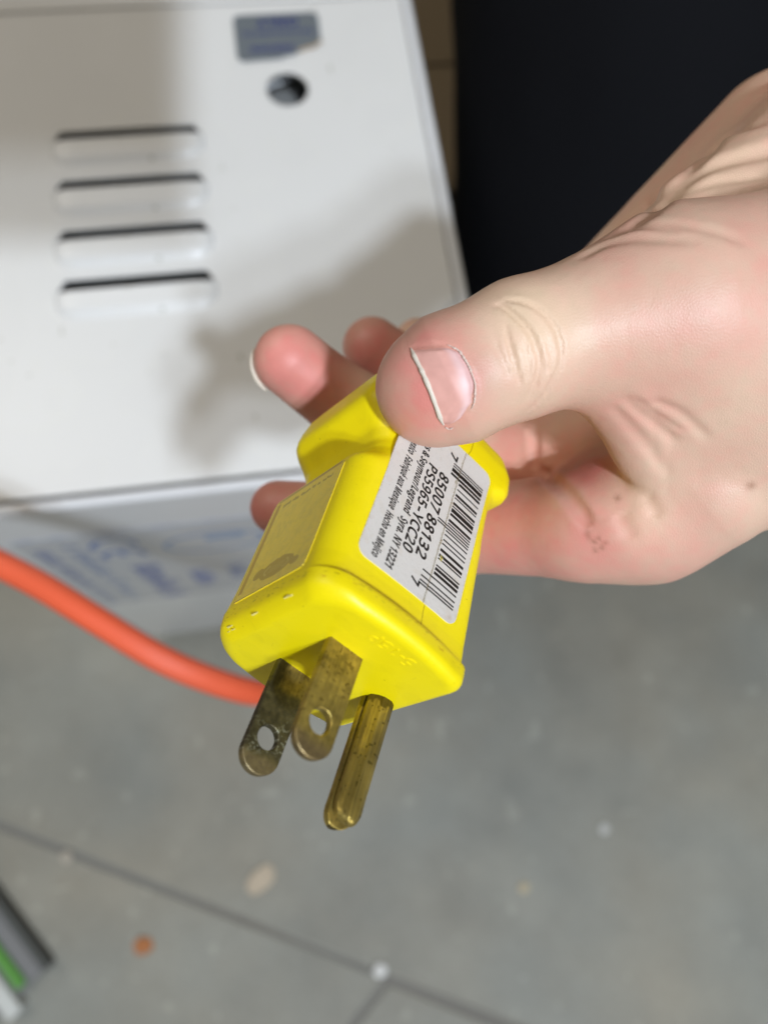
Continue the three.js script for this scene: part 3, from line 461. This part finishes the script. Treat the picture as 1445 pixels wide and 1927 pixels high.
    const g = new THREE.BufferGeometry(); g.setAttribute('position', new THREE.Float32BufferAttribute(pos, 3)); g.setAttribute('uv', new THREE.Float32BufferAttribute(uv, 2)); g.setIndex(idx);
    return toCreasedNormals(g.scale(mm, mm, mm), 0.45);
  }
}
// ------------------------------------------------------------------ the person: left hand round the plug, black trousers behind
// distances in mm along the picture's axes; joints read as pixel + depth
const J = (px, py, z, r) => [(px - CX) / F * z, (py - CY) / F * z, z, r];
function cone(p, a, b) {   // distance to a tapered capsule
  const bx = b[0] - a[0], by = b[1] - a[1], bz = b[2] - a[2], x = p[0] - a[0], y = p[1] - a[1], z = p[2] - a[2];
  const t = Math.max(0, Math.min(1, (x * bx + y * by + z * bz) / (bx * bx + by * by + bz * bz)));
  const dx = x - bx * t, dy = y - by * t, dz = z - bz * t; return Math.sqrt(dx * dx + dy * dy + dz * dz) - (a[3] + (b[3] - a[3]) * t);
}
const smin = (a, b, k) => { const h = Math.max(k - Math.abs(a - b), 0) / k; return Math.min(a, b) - h * h * k * 0.25; };
// bones
const thumb = [[J(806, 735, 124, 8.0), J(846, 716, 123.5, 9.7)], [J(846, 716, 123.5, 9.7), J(985, 655, 124, 10.2)], [J(985, 655, 124, 10.2), J(1110, 615, 124, 10.0)], [J(1110, 615, 124, 10.0), J(1275, 575, 126, 13.5)]];
const thenar = [[J(1275, 575, 126, 13.5), J(1620, 520, 132, 19)], [J(1270, 640, 131, 13), J(1560, 700, 140, 18)], [J(1330, 440, 145, 12), J(1560, 320, 152, 17)], [J(1178, 765, 130, 5.2), J(1340, 690, 132, 14)], [J(1218, 848, 135, 5.2), J(1400, 790, 137, 13)], [J(1268, 928, 140, 5.5), J(1420, 870, 142, 12)]];
const palm = [[J(1215, 960, 150, 11.3), J(1600, 640, 150, 15)], [J(1150, 850, 164, 11), J(1600, 560, 160, 15)], [J(1160, 760, 178, 11), J(1600, 480, 168, 15)], [J(1180, 660, 190, 11), J(1520, 380, 178, 18)],
  [J(1330, 900, 142, 12), J(1215, 962, 149, 11)], [J(1168, 548, 186, 13), J(1468, 285, 176, 17)], [J(1520, 420, 160, 24), J(2000, 300, 178, 27)], [J(1600, 520, 150, 24), J(2000, 430, 168, 27)]];
const fingers = [
  [[J(1215, 960, 150, 11.3), J(1090, 990, 152, 10.2)], [J(1090, 990, 152, 10.2), J(850, 995, 168, 9.4)], [J(850, 995, 168, 9.4), J(640, 975, 176, 8)], [J(640, 975, 176, 8), J(523, 955, 178, 6.3)]],
  [[J(1150, 850, 164, 11), J(840, 865, 183, 9.6)], [J(840, 865, 183, 9.6), J(668, 775, 172, 8.2)], [J(668, 775, 172, 8.2), J(545, 678, 163, 7.5)]],
  [[J(1160, 760, 178, 11), J(920, 800, 205, 9.4)], [J(920, 800, 205, 9.4), J(800, 725, 198, 8)], [J(800, 725, 198, 8), J(700, 652, 191, 7.3)]],
  [[J(1180, 660, 190, 11), J(980, 740, 222, 8.2)], [J(980, 740, 222, 8.2), J(880, 690, 216, 7)], [J(880, 690, 216, 7), J(785, 642, 212, 6.2)]]];
// the plug's body, so that skin flattens where it touches
function plugDistance(p) {
  const x = p[0] - PT.x, y = p[1] - PT.y, z = p[2] - PT.z, u = x * PU.x + y * PU.y + z * PU.z, v = x * PV.x + y * PV.y + z * PV.z, q = x * PP.x + y * PP.y + z * PP.z;
  if (q > 3 || q < -60 || Math.abs(u) > 24 || v < -24 || v > 28) return 6;
  const s = bodyAt(Math.min(0, Math.max(-53, q))), vc = (s.v0 + s.v1) / 2, h = (s.v1 - s.v0) / 2, t = clamp((v - vc) / h, -1, 1), a = s.a * (1 - s.b * t * t), r = s.r;
  const du = Math.abs(u) - a + r, dv = Math.abs(v - vc) - h + r, d2 = Math.min(Math.max(du, dv), 0) + Math.hypot(Math.max(du, 0), Math.max(dv, 0)) - r, dp = Math.max(q, -53.6 - q);
  return Math.min(Math.max(d2, dp), 0) + Math.hypot(Math.max(d2, 0), Math.max(dp, 0));
}
function chain(p, bones, k) { let d = 1e3; for (const [a, b] of bones) d = smin(d, cone(p, a, b), k); return d; }
function skinBase(p) {
  const dp = chain(p, palm, 10), dt = smin(chain(p, thumb, 4), chain(p, thenar, 9), 9);
  const k = 2.2 + 15 * step(64, 92, p[0]); let d = smin(dp, dt, k);
  for (const f of fingers) d = smin(d, smin(dp, chain(p, f, 3.5), 7), 0.8);
  d = smin(d, smin(dp, dt, k), 0.5);
  return d;
}
const touch = (d, p) => { if (d > 4) return d; const q = 0.12 - plugDistance(p); const h = Math.max(1.2 - Math.abs(d - q), 0) / 1.2; return Math.max(d, q) + h * h * 0.3; };
const skinSoft = (p) => touch(skinBase(p), p);
function strike(px, py, far = 260) {   // the point of the skin that a pixel shows
  const d = [(px - CX) / F, (py - CY) / F, 1], L = Math.hypot(...d); let s = 85;
  for (let i = 0; i < 160; i++) { const p = [d[0] * s / L, d[1] * s / L, s / L], q = skinSoft(p); if (q < 0.02) return p; s += q * 0.8; if (s > far) break; }
  return null;
}
function skinNormal(p, f = skinSoft, e = 0.3) {
  const n = [0, 1, 2].map((i) => { const a = p.slice(), b = p.slice(); a[i] += e; b[i] -= e; return f(a) - f(b); }), L = Math.hypot(...n) || 1; return n.map((x) => x / L);
}
// creases: pixel polylines carried to the skin, with depth and half width in mm
const creases = [
  [[[946, 563], [957, 565], [990, 571], [1023, 591], [1046, 622], [1054, 655], [1054, 682], [1037, 721], [1012, 757], [990, 775]], 0.55, 0.5],
  [[[930, 572], [946, 577], [979, 605], [999, 630], [1012, 666], [1015, 694], [1004, 727], [993, 749]], 0.8, 0.55],
  [[[949, 611], [960, 655], [971, 694], [978, 727]], 0.55, 0.5], [[[930, 640], [940, 665], [952, 688], [962, 715]], 0.25, 0.6], [[[1030, 640], [1038, 675], [1030, 705]], 0.22, 0.6], [[[985, 640], [995, 680], [990, 720]], 0.22, 0.6],
  [[[1171, 745], [1202, 775], [1239, 802], [1277, 836]], 0.55, 1.1], [[[1224, 753], [1277, 775], [1334, 828]], 0.4, 1.0], [[[1190, 745], [1235, 780], [1290, 815]], 0.3, 0.8], [[[1150, 760], [1185, 800], [1225, 850], [1260, 900]], 0.35, 1.2],
  [[[1085, 490], [1141, 460], [1215, 449], [1321, 454]], 0.55, 1.2], [[[1141, 444], [1215, 407], [1321, 322], [1443, 285], [1500, 280]], 1.3, 1.9], [[[1170, 430], [1258, 423], [1353, 438], [1400, 460]], 0.4, 1.0], [[[1173, 417], [1247, 364], [1310, 310], [1374, 253], [1445, 227]], 1.2, 1.9], [[[1130, 452], [1200, 430], [1280, 436]], 0.4, 0.8], [[[1250, 380], [1340, 345], [1445, 330]], 0.4, 1.4],
  [[[1012, 880], [1030, 897], [1060, 922], [1090, 960], [1112, 990]], 1.6, 1.3], [[[1004, 795], [1006, 840], [1006, 885]], 1.0, 1.2], [[[1164, 964], [1176, 990], [1187, 1017]], 0.45, 1.6], [[[1212, 930], [1228, 955], [1236, 975]], 0.4, 1.3],
  [[[840, 649], [862, 662], [880, 690], [893, 722], [891, 760], [870, 788], [838, 806], [828, 812]], 0.3, 0.45], [[[771, 653], [800, 650], [840, 649]], 0.3, 0.45],
].map(([pts, depth, w]) => { const q = new THREE.SplineCurve(pts.map(([x, y]) => new THREE.Vector2(x, y))).getPoints(pts.length * 4).map((v) => strike(v.x, v.y)).filter(Boolean); const c = [0, 1, 2].map((i) => (Math.min(...q.map((p) => p[i])) + Math.max(...q.map((p) => p[i]))) / 2); return { q, depth, w, c, R: Math.max(0, ...q.map((p) => Math.hypot(p[0] - c[0], p[1] - c[1], p[2] - c[2]))) + 3.2 * w }; }).filter((c) => c.q.length > 1);
// the soft bed the thumb nail lies in
const nailMid = strike(838, 722), nailDir = skinNormal(nailMid);
function skin(p) {
  let d = skinSoft(p); if (Math.abs(d) > 4) return d;
  for (const c of creases) {
    const x = p[0] - c.c[0], y = p[1] - c.c[1], z = p[2] - c.c[2]; if (x * x + y * y + z * z > c.R * c.R) continue;
    let m = 1e9, e = 1; for (let i = 0; i < c.q.length - 1; i++) { const a = c.q[i], b = c.q[i + 1], bx = b[0] - a[0], by = b[1] - a[1], bz = b[2] - a[2], ux = p[0] - a[0], uy = p[1] - a[1], uz = p[2] - a[2]; const t = clamp((ux * bx + uy * by + uz * bz) / (bx * bx + by * by + bz * bz)); const k = (ux - bx * t) ** 2 + (uy - by * t) ** 2 + (uz - bz * t) ** 2; if (k < m) { m = k; const f = (i + t) / (c.q.length - 1); e = Math.min(1, Math.min(f, 1 - f) * 5 + 0.1); } }
    d += c.depth * e * (Math.exp(-m / (c.w * c.w)) - 0.35 * Math.exp(-m / (c.w * c.w * 4.5)));
  }
  d += 0.22 * (noise(p[0] / 7, p[1] / 7, p[2] / 7) - 0.5) + 0.05 * (noise(p[0] / 1.6, p[1] / 1.6, p[2] / 1.6) - 0.5);
  return d;
}
// surface nets over the cells near the surface
function surfaceNet(f, lo, hi, cell, coarse, blockTest) {
  const n = [0, 1, 2].map((i) => Math.ceil((hi[i] - lo[i]) / cell) + 1), B = 8, verts = [], vid = new Map(), val = new Map(), quads = [];
  const key = (i, j, k) => (k * n[1] + j) * n[0] + i;
  const get = (i, j, k) => { const q = key(i, j, k); let v = val.get(q); if (v === undefined) { v = f([lo[0] + i * cell, lo[1] + j * cell, lo[2] + k * cell]); val.set(q, v); } return v; };
  const cells = [];
  for (let k = 0; k < n[2]; k += B) for (let j = 0; j < n[1]; j += B) for (let i = 0; i < n[0]; i += B) {
    const c = [lo[0] + (i + B / 2) * cell, lo[1] + (j + B / 2) * cell, lo[2] + (k + B / 2) * cell];
    if (Math.abs(blockTest(c)) < B * cell * 0.9 + coarse) for (let c2 = k; c2 < Math.min(k + B, n[2] - 1); c2++) for (let b = j; b < Math.min(j + B, n[1] - 1); b++) for (let a = i; a < Math.min(i + B, n[0] - 1); a++) cells.push([a, b, c2]);
  }
  const E = [[0, 1], [2, 3], [4, 5], [6, 7], [0, 2], [1, 3], [4, 6], [5, 7], [0, 4], [1, 5], [2, 6], [3, 7]];
  for (const [i, j, k] of cells) {
    const v = []; let m = 0; for (let q = 0; q < 8; q++) { v.push(get(i + (q & 1), j + ((q >> 1) & 1), k + (q >> 2))); if (v[q] < 0) m |= 1 << q; }
    if (m === 0 || m === 255) continue;
    let s = [0, 0, 0], c = 0; for (const [a, b] of E) if ((v[a] < 0) !== (v[b] < 0)) { const t = v[a] / (v[a] - v[b]); s[0] += mix(a & 1, b & 1, t); s[1] += mix((a >> 1) & 1, (b >> 1) & 1, t); s[2] += mix(a >> 2, b >> 2, t); c++; }
    vid.set(key(i, j, k), verts.length); verts.push([lo[0] + (i + s[0] / c) * cell, lo[1] + (j + s[1] / c) * cell, lo[2] + (k + s[2] / c) * cell]);
  }
  for (const [i, j, k] of cells) {
    const a = get(i, j, k) < 0;
    const face = (b, q) => { if (a === b || q.some((x) => x === undefined)) return; if (a) quads.push(q); else quads.push([q[0], q[3], q[2], q[1]]); };
    if (j > 0 && k > 0) face(get(i + 1, j, k) < 0, [vid.get(key(i, j - 1, k - 1)), vid.get(key(i, j, k - 1)), vid.get(key(i, j, k)), vid.get(key(i, j - 1, k))]);
    if (i > 0 && k > 0) face(get(i, j + 1, k) < 0, [vid.get(key(i - 1, j, k - 1)), vid.get(key(i - 1, j, k)), vid.get(key(i, j, k)), vid.get(key(i, j, k - 1))]);
    if (i > 0 && j > 0) face(get(i, j, k + 1) < 0, [vid.get(key(i - 1, j - 1, k)), vid.get(key(i, j - 1, k)), vid.get(key(i, j, k)), vid.get(key(i - 1, j, k))]);
  }
  return { verts, quads };
}
const person = new THREE.Group(); person.name = 'person'; scene.add(person);
person.position.copy(at(1600, 560, 150)); tag(person, 'person in black trousers holding the yellow plug out in the left hand', 'person');
const own = (p) => fromView(p[0], p[1], p[2]).sub(person.position);
{
  const net = surfaceNet(skin, [-46, -115, 96], [135, 32, 236], 0.66, 3, skinBase);
  // redder and paler places of this skin: [pixel x, y, radius mm, red, pale]
  const spots = [[765, 738, 9, 0.7, 0], [800, 790, 6, 0.3, 0], [825, 618, 7, 0.4, 0], [905, 705, 5, 0.3, -0.25], [535, 680, 12, 0.95, 0], [600, 760, 10, 0.5, 0], [690, 650, 12, 0.9, 0], [500, 955, 12, 0.95, -0.1], [1110, 885, 4.5, 1.0, -0.15], [960, 850, 8, 0.6, 0.1], [1000, 1010, 16, 0.5, 0], [930, 1040, 12, 0.5, 0], [1080, 850, 9, 0.35, 0], [1120, 1025, 6, 0.45, 0],
    [1180, 800, 6, 0.4, 0.05], [1260, 1045, 9, 0.4, 0], [1180, 940, 6, 0, 0.2], [1225, 1000, 6, -0.1, 0.2], [1010, 600, 8, -0.35, 0.1], [960, 560, 8, -0.3, 0.1], [1000, 730, 8, -0.25, 0.05], [1340, 560, 14, 0.22, 0], [1250, 700, 14, 0.1, 0], [1390, 160, 12, 0.5, 0], [1150, 330, 16, 0.1, -0.12], [1300, 350, 10, -0.2, 0.15], [1330, 760, 14, -0.1, 0.05], [1420, 420, 12, 0.08, 0]]
    .map(([x, y, r, red, pale]) => ({ p: strike(x, y), r, red, pale })).filter((s) => s.p);
  const moles = [[1412, 914, 0.85], [1162, 937, 0.6], [1105, 1004, 0.55], [1118, 1019, 0.5], [1132, 1030, 0.5], [1120, 1036, 0.45], [1138, 1022, 0.4], [1108, 1014, 0.4], [1126, 1012, 0.4]].map(([x, y, r]) => ({ p: strike(x, y), r })).filter((s) => s.p);
  const V = net.verts, N = [], C = [];
  for (const p of V) {
    for (let k = 0; k < 2; k++) { const n = skinNormal(p, skin, 0.25), d = skin(p); for (let i = 0; i < 3; i++) p[i] -= n[i] * d * 0.9; }
    const n = skinNormal(p, skin, 0.3); N.push(n);
    let red = 0, pale = 0; for (const s of spots) { const d2 = ((p[0] - s.p[0]) ** 2 + (p[1] - s.p[1]) ** 2 + (p[2] - s.p[2]) ** 2) / (s.r * s.r); if (d2 < 6) { const e = Math.exp(-d2); red += s.red * e; pale += s.pale * e; } }
    const m1 = noise(p[0] / 9 + 3, p[1] / 9, p[2] / 9), m2 = noise(p[0] / 3.2, p[1] / 3.2 + 9, p[2] / 3.2), m3 = noise(p[0] / 1.1, p[1] / 1.1, p[2] / 1.1 + 5);
    red += 0.4 * (m1 - 0.5) + 0.3 * (m2 - 0.5) + 0.28 * (m3 - 0.5); pale += 0.1 * (m2 - 0.5) + 0.16 * (m3 - 0.5);
    red = clamp(red + 0.12, -0.5, 1.15);
    let c = [0.785, 0.53, 0.39]; const hot = [0.72, 0.265, 0.225], sal = [0.80, 0.60, 0.41];
    c = c.map((x, i) => (red > 0 ? mix(x, hot[i], red * 0.9) : mix(x, sal[i], -red * 1.4)) * (1 + 0.5 * pale));
    for (const s of moles) { const d2 = ((p[0] - s.p[0]) ** 2 + (p[1] - s.p[1]) ** 2 + (p[2] - s.p[2]) ** 2) / (s.r * s.r); if (d2 < 4) { const e = 0.55 * Math.exp(-d2); c = c.map((x, i) => mix(x, [0.26, 0.09, 0.04][i], e)); } }
    C.push(c.map((x) => clamp(x, 0.02, 0.9)));
  }
  // uv by the axis each face looks along (25 mm to the tile), vertices split where that axis changes
  const pos = [], nor = [], col = [], uv = [], idx = [], seen = new Map();
  const put = (v, ax) => { const k = v * 3 + ax; let q = seen.get(k); if (q === undefined) { q = pos.length / 3; seen.set(k, q); const w = own(V[v]), n = turn(new THREE.Vector3(...N[v])); pos.push(w.x, w.y, w.z); nor.push(n.x, n.y, n.z); col.push(...C[v]); uv.push(w.getComponent((ax + 1) % 3), w.getComponent((ax + 2) % 3)); } return q; };
  for (const q of net.quads) { const s = [0, 1, 2].map((i) => Math.abs(q.reduce((a, v) => a + N[v][i], 0))); const w = turn(new THREE.Vector3(...[0, 1, 2].map((i) => q.reduce((a, v) => a + N[v][i], 0)))).toArray().map(Math.abs); const ax = w.indexOf(Math.max(...w)); const [a, b, c, d] = q.map((v) => put(v, ax)); idx.push(a, b, c, a, c, d); }
  const g = new THREE.BufferGeometry(); g.setAttribute('position', new THREE.Float32BufferAttribute(pos, 3)); g.setAttribute('normal', new THREE.Float32BufferAttribute(nor, 3)); g.setAttribute('color', new THREE.Float32BufferAttribute(col, 3)); g.setAttribute('uv', new THREE.Float32BufferAttribute(uv, 2)); g.setIndex(idx);
  // fine skin relief: small cells with furrows between
  const cellsTex = (() => { const n = 384, G = 46; return dataTexture(n, (u, v) => { let a = 9, b = 9; const x = u * G, y = v * G, xi = Math.floor(x), yi = Math.floor(y); for (let j = -1; j < 2; j++) for (let i = -1; i < 2; i++) { const cx = ((xi + i) % G + G) % G, cy = ((yi + j) % G + G) % G, d = Math.hypot(xi + i + h3(cx, cy, 1) - x, (yi + j + h3(cx, cy, 2) - y) * 1.3); if (d < a) { b = a; a = d; } else if (d < b) b = d; } return clamp(Math.min(1, (b - a) * 1.8) * 0.75 + 0.25 * noise(u * 120, v * 120, 3, 120)); }); })();
  cellsTex.repeat.set(1 / 0.019, 1 / 0.019);
  add(person, 'hand', g, new THREE.MeshPhysicalMaterial({ vertexColors: true, color: colour(1, 1, 1), roughness: 0.46, bumpMap: cellsTex, bumpScale: 0.000027, sheen: 0.15, sheenColor: colour(0.8, 0.35, 0.25), sheenRoughness: 0.6 })).userData.label = 'bare left hand and wrist gripping the plug';
  // thumb nail: a thin curved shell over the skin
  const edgeL = [[774, 656], [783, 674], [797, 702], [811, 735], [823, 768], [831, 790], [835, 799]], edgeR = [[843, 652], [864, 664], [881, 691], [891, 722], [889, 757], [869, 785], [842, 801]];
  const line = (pts, t) => { const s = t * (pts.length - 1), i = Math.min(pts.length - 2, Math.floor(s)), f = s - i; return [mix(pts[i][0], pts[i + 1][0], f), mix(pts[i][1], pts[i + 1][1], f)]; };
  const ns = 26, nt = 30, np = [], ni = [], nu = [];
  const nailPoint = (s, t, lift) => { const a = line(edgeL, t), b = line(edgeR, t), q = strike(mix(a[0], b[0], s), mix(a[1], b[1], s)), n = skinNormal(q, skinSoft, 1.2); return q.map((x, i) => x + n[i] * lift); };
  for (let j = 0; j <= nt; j++) for (let i = 0; i <= ns; i++) { const s = i / ns, t = j / nt, rim = step(0, 0.1, t) * step(0, 0.1, 1 - t) * step(0, 0.12, 1 - s); const w = own(nailPoint(s, t, -0.12 + 0.42 * rim)); np.push(w.x, w.y, w.z); nu.push(s, t); }
  for (let j = 0; j < nt; j++) for (let i = 0; i < ns; i++) { const a = j * (ns + 1) + i, b = a + ns + 1; ni.push(a, b, a + 1, a + 1, b, b + 1); }
  const ng = new THREE.BufferGeometry(); ng.setAttribute('position', new THREE.Float32BufferAttribute(np, 3)); ng.setAttribute('uv', new THREE.Float32BufferAttribute(nu, 2)); ng.setIndex(ni); ng.computeVertexNormals();
  const nailTex = dataTexture(128, (u, v) => { const n = fbm(u * 5, v * 14, 3, 3), lun = step(0.72, 0.92, u + 0.12 * (1 - 4 * (v - 0.5) ** 2)), c = [0.90, 0.675, 0.63].map((x, i) => mix(x, [0.93, 0.79, 0.79][i], lun * 0.7) + 0.07 * (n - 0.5)); return c; }, true); nailTex.wrapS = nailTex.wrapT = THREE.ClampToEdgeWrapping;
  const nail = add(person, 'thumb_nail', ng, new THREE.MeshPhysicalMaterial({ map: nailTex, roughness: 0.44, side: THREE.DoubleSide })); nail.userData.label = 'short glossy pink thumb nail';
  const ivory = new THREE.MeshPhysicalMaterial({ color: colour(0.78, 0.70, 0.60), roughness: 0.5 });
  const rim = (pts, r, lift, name, mat, parent, wob = 0) => { const rn = rng(31); const c = new THREE.CatmullRomCurve3(pts.map(([x, y]) => { const q = strike(x, y), n = skinNormal(q, skinSoft, 1.2); return own(q.map((v, i) => v + n[i] * (lift + wob * (rn() - 0.5)))); })); const g = new THREE.TubeGeometry(c, 90, r * mm, 8); const p = g.attributes.position; for (let k = 0; k <= 90; k++) { const m = c.getPointAt(k / 90), e = Math.min(1, 0.25 + 6 * Math.min(k / 90, 1 - k / 90)) * (1 + (wob ? 1.1 : 0.25) * (noise(k * (wob ? 0.9 : 0.2), 3, 7) - 0.5)); for (let q = 0; q <= 8; q++) { const i = k * 9 + q; p.setXYZ(i, mix(m.x, p.getX(i), e), mix(m.y, p.getY(i), e), mix(m.z, p.getZ(i), e)); } } g.computeVertexNormals(); return add(parent, name, g, mat); };
  rim(edgeL, 0.43, 0.12, 'nail_edge', ivory, nail);
  const dry = new THREE.MeshStandardMaterial({ color: colour(0.82, 0.66, 0.58), roughness: 0.7 });
  rim([[842, 650], [853, 655], [864, 662], [873, 675], [882, 690], [888, 706], [893, 722], [893, 740], [891, 757], [886, 770]], 0.15, 0.18, 'cuticle', dry, nail, 0.14);
  rim([[838, 803], [845, 807], [852, 804]], 0.1, 0.08, 'cuticle', dry, nail, 0.12);
  // nail tip of the middle finger, seen from behind
{
    const c = J(545, 678, 163, 7.5), pts = []; for (let k = 0; k <= 12; k++) { const w = (200 - 72 * k / 12) * Math.PI / 180, q = 8.25; pts.push(own([c[0] + q * Math.cos(w) * 0.97, c[1] + q * Math.sin(w) * 0.97, c[2] + q * 0.1])); }
    const cv = new THREE.CatmullRomCurve3(pts), g = new THREE.TubeGeometry(cv, 40, 0.0006, 10), p = g.attributes.position;
    for (let k = 0; k <= 40; k++) { const m = cv.getPointAt(k / 40), e = Math.sqrt(Math.max(0.02, 1 - (k / 20 - 1) ** 2)); for (let q = 0; q <= 10; q++) { const i = k * 11 + q; p.setXYZ(i, mix(m.x, p.getX(i), e), mix(m.y, p.getY(i), e), mix(m.z, p.getZ(i), e)); } }
    g.computeVertexNormals(); add(person, 'middle_finger_nail', g, ivory);
  }
}
{
  // trousers of the kneeling person
  const legs = [[J(1180, 500, 640, 140), J(1262, -300, 520, 150)], [J(1640, 380, 640, 140), J(1640, -300, 520, 150)], [J(1200, 480, 660, 115), J(1400, 60, 760, 70)]];
  const cloth = (p) => { let d = chain(p, legs, 60); if (Math.abs(d) < 40) d += 9 * (fbm(p[0] / 90, p[1] / 150, p[2] / 90, 3) - 0.5) + 5 * Math.sin(p[1] / 26 + 4 * noise(p[0] / 70, p[1] / 90, 3)) * (noise(p[0] / 110, p[1] / 110, 8) - 0.2) * 0.5; return d; };
  const net = surfaceNet(cloth, [-40, -700, 330], [800, 60, 860], 7, 20, cloth), pos = [], nor = [], uv = [], idx = [];
  for (const p of net.verts) { const w = own(p), n = turn(new THREE.Vector3(...skinNormal(p, cloth, 3))); pos.push(w.x, w.y, w.z); nor.push(n.x, n.y, n.z); uv.push(w.x, w.y + w.z); }
  for (const [a, b, c, d] of net.quads) idx.push(a, b, c, a, c, d);
  const g = new THREE.BufferGeometry(); g.setAttribute('position', new THREE.Float32BufferAttribute(pos, 3)); g.setAttribute('normal', new THREE.Float32BufferAttribute(nor, 3)); g.setAttribute('uv', new THREE.Float32BufferAttribute(uv, 2)); g.setIndex(idx);
  const weave = dataTexture(128, (u, v) => 0.5 + 0.25 * Math.sin((u + v) * 2 * Math.PI * 24) + 0.25 * noise(u * 64, v * 64, 2, 64)); weave.repeat.set(1 / 0.03, 1 / 0.03);
  add(person, 'trousers', g, new THREE.MeshPhysicalMaterial({ color: colour(0.0052, 0.0056, 0.0075), roughness: 0.85, specularIntensity: 0.2, bumpMap: weave, bumpScale: 0.0002 })).userData.label = 'black cloth trousers';
}
renderer.render(scene, camera);
